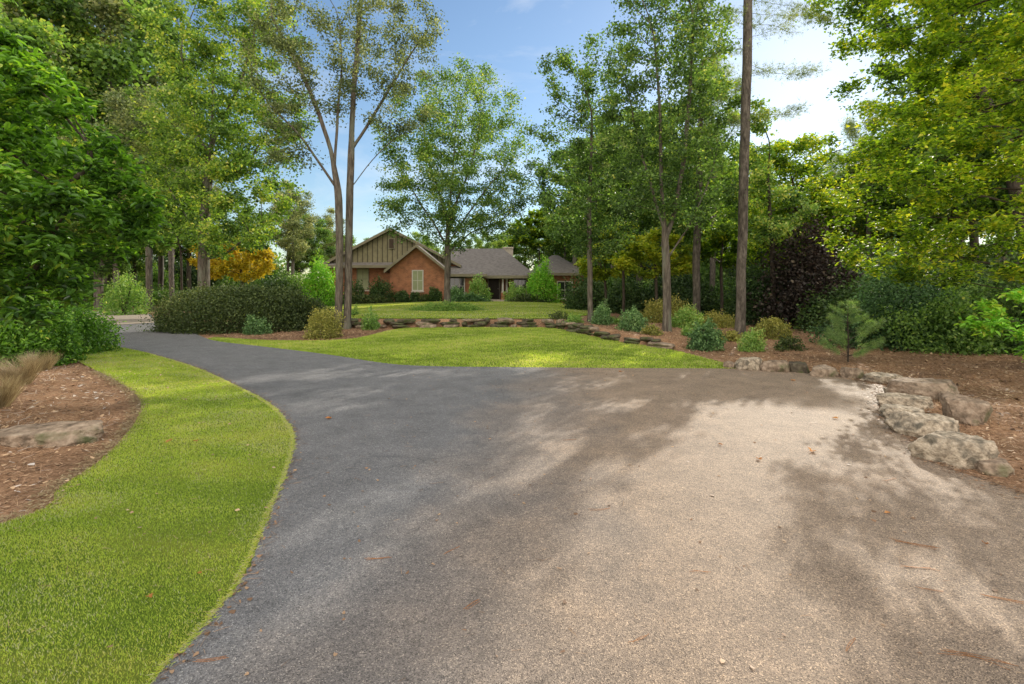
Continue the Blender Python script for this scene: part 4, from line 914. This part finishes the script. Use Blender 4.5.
# ------------------------------------------------------------------ house
def brick_mat():
    m, nt, nd, L = newmat('brick')
    tc = N(nt, 'ShaderNodeTexCoord'); mp = N(nt, 'ShaderNodeMapping'); mp.inputs['Rotation'].default_value = (PI/2, 0, 0); L.new(tc.outputs['Object'], mp.inputs[0])
    sx = N(nt, 'ShaderNodeSeparateXYZ'); L.new(tc.outputs['Object'], sx.inputs[0]); ad = N(nt, 'ShaderNodeMath', operation='ADD'); L.new(sx.outputs[0], ad.inputs[0]); L.new(sx.outputs[1], ad.inputs[1])
    cb = N(nt, 'ShaderNodeCombineXYZ'); L.new(ad.outputs[0], cb.inputs[0]); L.new(sx.outputs[2], cb.inputs[1])
    br = N(nt, 'ShaderNodeTexBrick', i_Scale=1.0); br.inputs['Brick Width'].default_value = .22; br.inputs['Row Height'].default_value = .075; br.inputs['Mortar Size'].default_value = .008
    br.inputs['Color1'].default_value = (.33,.125,.055,1); br.inputs['Color2'].default_value = (.25,.085,.038,1); br.inputs['Mortar'].default_value = (.3,.21,.14,1); L.new(cb.outputs[0], br.inputs['Vector'])
    n = N(nt, 'ShaderNodeTexNoise', i_Scale=2.5, i_Detail=6.0); L.new(tc.outputs['Object'], n.inputs[0]); r = ramp(nt, [(.3,(.75,.75,.75)),(.7,(1.3,1.25,1.2))]); L.new(n.outputs[0], r.inputs[0])
    b = N(nt, 'ShaderNodeBsdfPrincipled', i_Roughness=.85); L.new(mixc(nt, 1., br.outputs[0], r.outputs[0], 'MULTIPLY'), b.inputs['Base Color'])
    bp = N(nt, 'ShaderNodeBump', i_Strength=.4, i_Distance=.01); L.new(br.outputs['Fac'], bp.inputs['Height']); bp.invert = True; L.new(bp.outputs[0], b.inputs['Normal'])
    o = N(nt, 'ShaderNodeOutputMaterial'); L.new(b.outputs[0], o.inputs[0]); return m
M['brick'] = brick_mat()
M['shingle'] = rough_mat('shingle', [(.3,(.085,.078,.073)),(.55,(.165,.152,.142)),(.8,(.25,.235,.22))], scale=3.5, detail=8, stretch=(1,1,5), bump=.6, bscale=14, dist=.03)
M['siding'] = rough_mat('siding', [(.3,(.27,.24,.14)),(.7,(.37,.33,.2))], scale=2, bump=.1)
def siding():
    m, nt, nd, L = newmat('board_siding'); tc = N(nt, 'ShaderNodeTexCoord'); sx = N(nt, 'ShaderNodeSeparateXYZ'); L.new(tc.outputs['Object'], sx.inputs[0])
    a = N(nt, 'ShaderNodeMath', operation='MULTIPLY', i_1=2.2); L.new(sx.outputs[0], a.inputs[0]); f = N(nt, 'ShaderNodeMath', operation='FRACT'); L.new(a.outputs[0], f.inputs[0])
    r = ramp(nt, [(0, (.08,.07,.042)), (.22, (.08,.07,.042)), (.27, (.215,.195,.115)), (1, (.195,.175,.1))]); L.new(f.outputs[0], r.inputs[0])
    n = N(nt, 'ShaderNodeTexNoise', i_Scale=3.0, i_Detail=5.0); L.new(tc.outputs['Object'], n.inputs[0]); r2 = ramp(nt, [(.3,(.8,.8,.8)),(.7,(1.15,1.15,1.15))]); L.new(n.outputs[0], r2.inputs[0])
    b = N(nt, 'ShaderNodeBsdfPrincipled', i_Roughness=.8); L.new(mixc(nt, 1., r.outputs[0], r2.outputs[0], 'MULTIPLY'), b.inputs['Base Color'])
    o = N(nt, 'ShaderNodeOutputMaterial'); L.new(b.outputs[0], o.inputs[0]); return m
M['siding'] = siding()
M['trim'] = rough_mat('trim', [(.3,(.16,.145,.095)),(.7,(.22,.2,.14))], scale=2, bump=.05, rough=.6)
M['white'] = rough_mat('white_paint', [(.3,(.42,.41,.37)),(.7,(.52,.51,.47))], scale=3, bump=.05, rough=.5)
M['chim'] = rough_mat('pale_stone', [(.3,(.35,.31,.25)),(.7,(.55,.5,.42))], scale=6, bump=.3)
M['door'] = rough_mat('door_wood', [(.3,(.03,.02,.014)),(.7,(.07,.045,.03))], scale=4, stretch=(4,4,.5), bump=.1, rough=.4)
M['blind'] = rough_mat('window_blind', [(.3,(.22,.25,.14)),(.7,(.30,.33,.2))], scale=2, bump=.05)
def glass():
    m, nt, nd, L = newmat('window_glass'); b = N(nt, 'ShaderNodeBsdfPrincipled', i_Roughness=.06); b.inputs['Base Color'].default_value = (.02,.026,.024,1); b.inputs['Specular IOR Level'].default_value = .8
    n = N(nt, 'ShaderNodeTexNoise', i_Scale=1.2); bp = N(nt, 'ShaderNodeBump', i_Strength=.05); L.new(n.outputs[0], bp.inputs['Height']); L.new(bp.outputs[0], b.inputs['Normal'])
    o = N(nt, 'ShaderNodeOutputMaterial'); L.new(b.outputs[0], o.inputs[0]); return m
M['glass'] = glass()
HB = H(-6, 43)                                # level of the floor outside
house = empty('brick_house', (-6, 46, HB)); tag(house, 'single storey red brick house with olive board gable and grey shingle roof', 'house')
def hp(name, bm, mat, parent=None, smooth=False):
    bmesh.ops.translate(bm, verts=bm.verts, vec=(6, -46, 0))
    return bm_obj(name, bm, mat, parent or house, smooth)
zb = -.2                                       # heights below are above HB
def Z(py, d): return fz(py, d)-HB
# small brick gable block
bm = bmesh.new(); xg = fx(417,42); e1 = Z(267,42); pk = Z(245,42)+.0
x0, x1 = fx(390,42), fx(444.5,42)
def gable_block(bm, x0, x1, y0, y1, eave, peak):
    xm = (x0+x1)/2
    A = [bm.verts.new(p) for p in ((x0,y0,zb),(x1,y0,zb),(x1,y0,eave),(xm,y0,peak),(x0,y0,eave))]
    Bk = [bm.verts.new((p.co.x, y1, p.co.z)) for p in A]
    bm.faces.new(A); bm.faces.new(Bk[::-1])
    for i in range(5): bm.faces.new((A[i], Bk[i], Bk[(i+1) % 5], A[(i+1) % 5]))
gable_block(bm, x0, x1, 42, 47, e1, pk-.18); bmesh.ops.recalc_face_normals(bm, faces=bm.faces)
hp('wall', bm, M['brick'])
def gable_roof(x0, x1, y0, y1, eave, peak, oh=.4, t=.16, name='roof'):
    xm = (x0+x1)/2; sl = (peak-eave)/(xm-x0); bm = bmesh.new()
    for s, xe in ((-1, x0-oh), (1, x1+oh)):
        ze = peak-sl*abs(xe-xm)
        p = [(xm, y0, peak), (xe, y0, ze), (xe, y1, ze), (xm, y1, peak)]
        if s > 0: p = p[::-1]
        slab(bm, p, t)
    bmesh.ops.recalc_face_normals(bm, faces=bm.faces)
    r = hp(name, bm, M['shingle'])
    bm = bmesh.new()                            # rake boards
    for s, xe in ((-1, x0-oh), (1, x1+oh)):
        ze = peak-sl*abs(xe-xm)
        A = [(xm, y0-.05, peak+.02), (xe, y0-.05, ze+.02), (xe, y0-.05, ze-.24), (xm, y0-.05, peak-.24)]
        a = [bm.verts.new(q) for q in A]; b_ = [bm.verts.new((q[0], y0-.005, q[2])) for q in A]
        bm.faces.new(a); bm.faces.new(b_[::-1])
        for i in range(4): bm.faces.new((a[i], b_[i], b_[(i+1) % 4], a[(i+1) % 4]))
    bmesh.ops.recalc_face_normals(bm, faces=bm.faces)
    hp('rake_board', bm, M['trim'], None)
    return r
gable_roof(x0, x1, 41.5, 47, e1, pk)
# big gable wing behind/left
d2 = 44.2; xm2 = fx(391, d2); hw = 6.1; pk2 = Z(228, d2); e2 = pk2-.53*hw
bm = bmesh.new(); box(bm, xm2-hw, xm2+hw, d2+.2, d2+11, zb, e2-.12); hp('wall', bm, M['brick'])
bm = bmesh.new(); zg0 = Z(263, d2)
A = [bm.verts.new(p) for p in ((xm2-hw, d2+.1, e2-.1), (xm2+hw, d2+.1, e2-.1), (xm2, d2+.1, pk2-.2))]; Bq = [bm.verts.new((v.co.x, d2+.3, v.co.z)) for v in A]
bm.faces.new(A); bm.faces.new(Bq[::-1])
for i in range(3): bm.faces.new((A[i], Bq[i], Bq[(i+1) % 3], A[(i+1) % 3]))
bmesh.ops.recalc_face_normals(bm, faces=bm.faces); hp('gable_siding', bm, M['siding'])
gable_roof(xm2-hw, xm2+hw, d2-.35, d2+11, e2, pk2, oh=.35)
bm = bmesh.new(); a0, a1 = xm2-hw-.3, x0+.8     # skirt roof under the board gable
p = [(a0, d2+.05, e2+.1), (a0, d2-.75, e2-.22), (a1, d2-.75, e2-.22), (a1, d2+.05, e2+.1)]; slab(bm, p[::-1], .1); bmesh.ops.recalc_face_normals(bm, faces=bm.faces); hp('skirt_roof', bm, M['shingle'])
bm = bmesh.new(); box(bm, a0, a1, d2-.82, d2-.755, e2-.44, e2-.2); hp('fascia', bm, M['trim'])
bm = bmesh.new(); box(bm, a0, a1, d2-.75, d2+.15, e2-.42, e2-.36); hp('soffit', bm, M['trim'])
bm = bmesh.new(); vx = fx(391.5, d2); box(bm, vx-.3, vx+.3, d2+.0, d2+.05, Z(249,d2), Z(238,d2)); vent = hp('gable_vent', bm, M['trim'])
bm = bmesh.new(); box(bm, vx-.2, vx+.2, d2-.03, d2-.004, Z(248,d2), Z(239,d2)); o = hp('louvre', bm, M['door'], vent)
def window(xa, xb, za, zt, y, blind=False, fr='white', mull=True, parts=2):
    bm = bmesh.new(); t = .09
    for q in ((xa-t,xb+t,zt,zt+t),(xa-t,xb+t,za-t,za),(xa-t,xa,za,zt),(xb,xb+t,za,zt)): box(bm, q[0], q[1], y-.06, y-.002, q[2], q[3])
    f = hp('window', bm, M[fr])
    bm = bmesh.new(); box(bm, xa+.002, xb-.002, y-.03, y-.012, za+.002, zt-.002); hp('pane', bm, M['blind' if blind else 'glass'], f)
    if mull:
        bm = bmesh.new(); zc = (za+zt)/2; box(bm, xa+.004, xb-.004, y-.05, y-.032, zc-.02, zc+.02)
        for i in range(1, parts): xx = xa+(xb-xa)*i/parts; box(bm, xx-.02, xx+.02, y-.048, y-.0325, za+.004, zc-.022); box(bm, xx-.02, xx+.02, y-.048, y-.0325, zc+.022, zt-.004)
        hp('glazing_bar', bm, M[fr], f)
    bm = bmesh.new(); box(bm, xa-.15, xb+.15, y-.12, y-.002, za-.2, za-.092); hp('sill', bm, M['chim'], f)
window(fx(413,42), fx(422.5,42), Z(290,42), Z(271,42), 42, blind=True, fr='white')
window(fx(357,d2), fx(367.5,d2), Z(289,d2), Z(269,d2), d2+.2, blind=True, fr='trim')
# bond course blocks on the gable corner
# main hip roofed body
ez = Z(275.5, 43.2); rz_m = Z(248.5, 49)
xl, xr = fx(441,43.2)-.5, fx(536,43.2); yf, yb = 43.0, 55.0; yr = 49.0
bm = bmesh.new(); rxl, rxr = xl, fx(503,49)
for p in ([(xl,yf,ez),(xr,yf,ez),(rxr,yr,rz_m),(rxl,yr,rz_m)], [(xr,yf,ez),(xr,yb,ez),(rxr,yr,rz_m)], [(xr,yb,ez),(xl,yb,ez),(rxl,yr,rz_m),(rxr,yr,rz_m)]): slab(bm, p, .14)
bmesh.ops.recalc_face_normals(bm, faces=bm.faces); hp('roof', bm, M['shingle'])
bm = bmesh.new(); box(bm, xl, xr+.04, yf-.06, yf-.003, ez-.26, ez+.0); box(bm, xr+.003, xr+.06, yf, yb, ez-.26, ez); hp('fascia', bm, M['trim'])
bm = bmesh.new(); box(bm, xl, fx(486,44), 44.3, 54.5, zb, ez-.15); box(bm, fx(486,44)+.003, xr-.4, 46.4, 54.5, zb, ez-.16); hp('wall', bm, M['brick'])
bm = bmesh.new(); box(bm, fx(486,44), xr-.02, yf+.02, 46.35, ez-.25, ez-.17); hp('porch_ceiling', bm, M['trim'])
bm = bmesh.new(); box(bm, fx(486,44)+.01, xr-.3, yf+.2, 46.35, zb, .12); hp('porch_floor', bm, M['chim'])
# small projecting hip
qx0, qx1 = x1-.2, fx(487,42.6); qz = Z(274,42.6); tip = (fx(459,45), 45.2, Z(263,45))
bm = bmesh.new(); slab(bm, [(qx0,42.4,qz),(qx1,42.4,qz),tip,(qx0,45.2,tip[2])], .12); slab(bm, [(qx1,42.4,qz),(qx1,46,qz),tip], .12); bmesh.ops.recalc_face_normals(bm, faces=bm.faces); hp('roof', bm, M['shingle'])
bm = bmesh.new(); box(bm, qx0, qx1+.03, 42.34, 42.395, qz-.24, qz-.0); hp('fascia', bm, M['trim'])
bm = bmesh.new(); box(bm, x1+.003, qx1-.4, 43.0, 44.29, zb, qz-.14); hp('wall', bm, M['brick'])
window(fx(450,43), fx(464,43), Z(294,43), Z(278,43), 43.0, fr='white', parts=3)
# porch: columns, pedestals, door, side light
for px in (502.8, 506.6):
    cx = fx(px, 43.4); cy = 43.4 if px < 505 else 43.8
    bm = bmesh.new(); bmesh.ops.create_cone(bm, segments=16, radius1=.1, radius2=.085, depth=(ez-.26)-.75, cap_ends=True); bmesh.ops.translate(bm, verts=bm.verts, vec=(cx, cy, (ez-.26+.75)/2))
    col = hp('column', bm, M['white'])
    bm = bmesh.new(); box(bm, cx-.14, cx+.14, cy-.14, cy+.14, .752, .84); hp('column_base', bm, M['white'], col)
    bm = bmesh.new(); box(bm, cx-.14, cx+.14, cy-.14, cy+.14, ez-.34, ez-.262); hp('capital', bm, M['white'], col)
bm = bmesh.new(); box(bm, fx(501,43.2), fx(509,43.2), 43.2, 44.05, .121, .75); hp('pedestal', bm, M['brick'])
bm = bmesh.new(); dx = fx(494, 46.4); box(bm, dx-.5, dx+.5, 46.33, 46.398, .125, 2.2); dr_ = hp('door', bm, M['door'])
bm = bmesh.new(); box(bm, dx-.62, dx-.503, 46.31, 46.397, .125, 2.3); box(bm, dx+.503, dx+.62, 46.31, 46.397, .125, 2.3); box(bm, dx-.503, dx+.503, 46.31, 46.397, 2.203, 2.3); hp('door_frame', bm, M['white'], dr_)
bm = bmesh.new(); bmesh.ops.create_icosphere(bm, subdivisions=2, radius=.05); bmesh.ops.translate(bm, verts=bm.verts, vec=(dx+.4, 46.28, 1.1)); hp('handle', bm, M['chim'], dr_)
window(fx(514,46.4), fx(526,46.4), .7, 2.1, 46.4, parts=3)
# right wing
wx0, wx1 = xr-.35, fx(583.5,42.8); we = Z(273, 42.8)
bm = bmesh.new(); box(bm, wx0, wx1, 42.8, 52, zb, we-.1); hp('wall', bm, M['brick'])
bm = bmesh.new(); wz = Z(256, 47); o_ = .4; cxm = (wx0+wx1)/2
for p in ([(wx0-o_,42.4,we),(wx1+o_,42.4,we),(cxm+.3,46,wz),(cxm-.3,46,wz)], [(wx1+o_,42.4,we),(wx1+o_,52.4,we),(cxm+.3,48.8,wz),(cxm+.3,46,wz)], [(wx1+o_,52.4,we),(wx0-o_,52.4,we),(cxm-.3,48.8,wz),(cxm+.3,48.8,wz)], [(wx0-o_,52.4,we),(wx0-o_,42.4,we),(cxm-.3,46,wz),(cxm-.3,48.8,wz)]): slab(bm, p, .12)
bmesh.ops.recalc_face_normals(bm, faces=bm.faces); hp('roof', bm, M['shingle'])
bm = bmesh.new(); box(bm, wx0-o_, wx1+o_+.03, 42.34, 42.397, we-.24, we-.0); hp('fascia', bm, M['trim'])
window(fx(558,42.8), fx(571.5,42.8), Z(298,42.8), Z(282,42.8), 42.8, parts=2)
# chimney
bm = bmesh.new(); cx0, cx1 = fx(503.5,50), fx(513,50); box(bm, cx0, cx1, 50, 51.2, ez, Z(248.5,50)); chm = hp('chimney', bm, M['chim'])
bm = bmesh.new(); box(bm, cx0-.08, cx1+.08, 49.92, 51.28, Z(248.5,50)+.002, Z(247,50)); hp('cap', bm, M['chim'], chm)
# shrubs along the facade
def hshrub(px, w, h, mat, seed, label, d=41.2, n=2600, ls=.13, base_py=None, **kw):
    x = fx(px, d); rx = w*.5*d/F; hz_ = h*d/F
    return make_shrub('foundation_shrub', label, 'shrub', (x, d, H(x, d)-.05), rx, min(rx, .9), hz_, n, ls, mat, seed, **kw)
hshrub(320, 36, 46, 'leaf_bright', 501, 'tall bright yellow green shrub at the left end of the house', d=36, n=8000, bump=.2, inner=3.5)
hshrub(355, 22, 24, 'leaf_dark', 502, 'dark evergreen bush under the left house window')
hshrub(381, 26, 26, 'leaf_dark', 503, 'dark evergreen bush in the corner beside the small brick gable', n=3600)
hshrub(366, 56, 10, 'leaf_hedge', 504, 'low clipped hedge in front of the left house wall', d=40.4, n=3200, bump=.08, inner=8)
hshrub(402, 13, 12, 'leaf_dark', 505, 'small round bush left of the olive house window')
hshrub(415, 11, 10, 'leaf_dark', 506, 'smallest round bush directly below the olive house window')
hshrub(425, 9, 8, 'leaf_hedge', 507, 'low round bush just right of the olive house window')
hshrub(435, 13, 13, 'leaf_dark', 508, 'round dark bush at the right corner of the brick gable')
hshrub(456, 20, 15, 'leaf_blue', 509, 'grey green bush behind the trunk of the lawn tree')
hshrub(478, 26, 22, 'leaf_fern', 510, 'large light green bush left of the porch', n=3800)
hshrub(468, 44, 9, 'leaf_blue', 511, 'low spreading hedge left of the porch', d=40.4, n=2600)
hshrub(516, 24, 20, 'leaf_fern', 512, 'rounded green bush right of the porch columns', n=3400)
hshrub(543, 32, 36, 'leaf_bright', 513, 'tall pointed green holly in front of the right wing', d=40.6, n=8000, var0=.25)
hshrub(528, 40, 9, 'leaf_hedge', 514, 'low hedge at the foot of the pointed holly', d=40)
hshrub(590, 10, 9, 'leaf_dark', 515, 'dark bush at the right corner of the house')
hshrub(602, 26, 24, 'leaf_dark', 516, 'shaded bush beyond the right corner of the house', d=38, n=3600)

# ------------------------------------------------------------------ fallen leaves and needles on the drive and lawn
def fallen_leaf(px, py, size, seed, label, on='drive'):
    r = random.Random(seed); x, y = gp(px, py); n = 11; bm = bmesh.new(); c = bm.verts.new((0,0,.004)); ring = []
    for i in range(n*2):
        a = i*PI/n; rad = size*(.5 if i % 2 else .28)*(1.25 if abs(a-PI) > PI*.5 else .85)*r.uniform(.8,1.1)
        ring.append(bm.verts.new((math.cos(a)*rad, math.sin(a)*rad*.75, .004+abs(math.sin(a))*size*.22*r.uniform(.6,1.2))))
    for i in range(len(ring)): bm.faces.new((c, ring[i], ring[(i+1) % len(ring)]))
    bm.verts.index_update(); nv = len(bm.verts)
    o = bm_obj('fallen_leaf', bm, M['dry_leaf']); at = o.data.attributes.new('var', 'FLOAT', 'POINT'); at.data.foreach_set('value', [r.uniform(.35,.9)]*nv)
    o.location = (x, y, H(x,y)+(.006 if on == 'drive' else .03)); o.rotation_euler = (r.uniform(-.2,.2), r.uniform(-.2,.2), r.uniform(0,6.28))
    return tag(o, label, 'leaf', 'fallen leaves')
FL = [(812,452,.11,'orange fallen leaf on the asphalt in front of the nearest boulder'),(836,419,.08,'small brown fallen leaf on the sunny asphalt before the border corner'),(759,460,.08,'pale curled fallen leaf on the asphalt left of the orange leaf'),
      (329,419,.09,'rust coloured fallen leaf on the dark strip of the drive'),(888,514,.05,'tiny tan fallen leaf in the shade on the right of the drive'),(793,381,.1,'brown fallen leaf on the asphalt in front of the far border'),(620,372,.08,'small fallen leaf at the far edge of the asphalt'),
      (150,606,.05,'curled pale fallen leaf on the near part of the verge'),(170,447,.09,'orange fallen leaf in the sunny middle of the verge'),(196,447,.07,'smaller tan fallen leaf right of the orange one on the verge'),(200,580,.03,'tiny dark fallen leaf on the near verge'),(985,545,.05,'tan fallen leaf on the asphalt near the right edge of the picture'),(720,445,.05,'tiny fallen leaf in the middle of the drive')]
for i, (px, py, s_, lab) in enumerate(FL): fallen_leaf(px, py, s_, 600+i, lab, 'lawn' if px < 260 else 'drive')
def needles(px, py, n, L, rz, seed, label):
    r = np.random.default_rng(seed); ch = []
    for i in range(n):
        a = rz+r.normal(0,.12 if n > 2 else .06); t = np.linspace(-.5,.5,6)[:, None]; d = np.array([math.cos(a), math.sin(a), 0]); s_ = np.array([-d[1], d[0], 0]); l = L*r.uniform(.7,1.1)
        P = d*l*t+s_*(t*t-.1)*l*r.uniform(-.4,.4)+s_*r.normal(0,.006)+np.array([0,0,.004]); P[:,2] = .003+.002*r.random(6); ch.append((P, np.full(6,.0011)))
    V, Fq = tubes(ch); o = np_mesh('pine_needle_cluster', V, Fq, M['dry_leaf'], attr=np.full(len(V), .45)); x, y = gp(px, py); o.location = (x, y, .001)
    return tag(o, label, 'pine needles', 'fallen pine needles')
ND = [(378,559,3,.17,.1,'bright tan pine needles lying near the middle of the drive'),(211,660,3,.14,.1,'pine needles on the asphalt at the bottom left beside the verge'),(472,605,3,.13,.9,'pine needles lying at a slant below the middle of the drive'),(452,551,2,.14,.8,'faint slanted pine needles right of the tan cluster'),
      (915,545,4,.26,-.5,'long pine needles in the dappled shade at the right of the drive'),(918,568,4,.2,-.2,'pine needles crossing just below the long needles at right'),(975,658,4,.3,-.35,'pine needles at the bottom right corner of the drive'),(850,645,2,.14,.7,'short slanted pine needles at the lower right of the drive'),(600,510,2,.16,.05,'thin pine needles on the sunny middle of the drive'),(1005,600,3,.2,-.4,'pine needles on the asphalt near the right edge'),(930,590,2,.16,-.3,'two pine needles below the crossing cluster'),(570,440,2,.2,.2,'pine needles on the upper middle of the drive'),(700,572,2,.12,-.2,'faint pine needles right of centre on the drive'),(890,480,3,.2,.5,'pine needles close to the border stones'),(640,640,2,.12,.5,'pine needles at the bottom centre of the drive')]
for i, q in enumerate(ND): needles(*q[:5], 700+i, q[5])

# ------------------------------------------------------------------ camera, light, sky
cam = bpy.data.cameras.new('camera'); co = link(bpy.data.objects.new('camera', cam)); co.location = (0, 0, CAMH); co.rotation_euler = (PI/2, 0, 0)
cam.sensor_width = 36; cam.lens = 36*F/1024; cam.shift_y = -(342-HZ)/1024; cam.clip_end = 4000; cam.clip_start = .05
scene.camera = co
sun = bpy.data.lights.new('sun', 'SUN'); so = link(bpy.data.objects.new('sun', sun)); sun.energy = 5.0; sun.angle = math.radians(.45); sun.color = (1, .9, .76)
az, el = math.radians(SUN_AZ), math.radians(SUN_EL)
sd_ = Vector((math.sin(az)*math.cos(el), math.cos(az)*math.cos(el), math.sin(el))); so.rotation_euler = sd_.to_track_quat('Z', 'Y').to_euler(); so.location = (20, 30, 30)
w = bpy.data.worlds.new('World'); scene.world = w; w.use_nodes = True; nt = w.node_tree; nt.nodes.clear()
sky = N(nt, 'ShaderNodeTexSky', sky_type='NISHITA', sun_disc=False, sun_elevation=el, sun_rotation=az, altitude=0, air_density=1.25, dust_density=.2, ozone_density=3.2)
tc = N(nt, 'ShaderNodeTexCoord'); mp = N(nt, 'ShaderNodeMapping'); mp.inputs['Scale'].default_value = (1, 1, 3.2); nt.links.new(tc.outputs['Generated'], mp.inputs[0])
cn = N(nt, 'ShaderNodeTexNoise', i_Scale=2.2, i_Detail=8.0, i_Roughness=.62, i_Distortion=.6); nt.links.new(mp.outputs[0], cn.inputs[0])
cr = ramp(nt, [(.5, (0,0,0)), (.8, (.55,.55,.55))]); nt.links.new(cn.outputs[0], cr.inputs[0])
c = mixc(nt, cr.outputs[0], sky.outputs[0], (7.0, 7.2, 7.5))
# unseen cloud bank added behind the camera, away from the sun, as fill light
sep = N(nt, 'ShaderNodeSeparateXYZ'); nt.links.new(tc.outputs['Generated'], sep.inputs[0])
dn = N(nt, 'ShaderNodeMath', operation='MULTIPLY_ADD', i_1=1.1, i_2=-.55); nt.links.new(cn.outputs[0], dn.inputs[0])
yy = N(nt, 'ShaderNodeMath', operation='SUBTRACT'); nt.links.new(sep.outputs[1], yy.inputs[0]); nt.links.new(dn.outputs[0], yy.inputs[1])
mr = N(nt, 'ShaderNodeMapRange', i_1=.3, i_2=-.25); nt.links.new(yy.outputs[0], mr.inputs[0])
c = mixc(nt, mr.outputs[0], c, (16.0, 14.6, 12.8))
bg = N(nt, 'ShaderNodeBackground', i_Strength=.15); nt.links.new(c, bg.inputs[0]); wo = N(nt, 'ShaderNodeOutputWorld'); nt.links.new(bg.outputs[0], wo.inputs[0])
scene.view_settings.view_transform = 'Standard'; scene.view_settings.look = 'None'; scene.view_settings.exposure = 0
scene.render.engine = 'CYCLES'
scene.cycles.max_bounces = 8; scene.cycles.transparent_max_bounces = 4
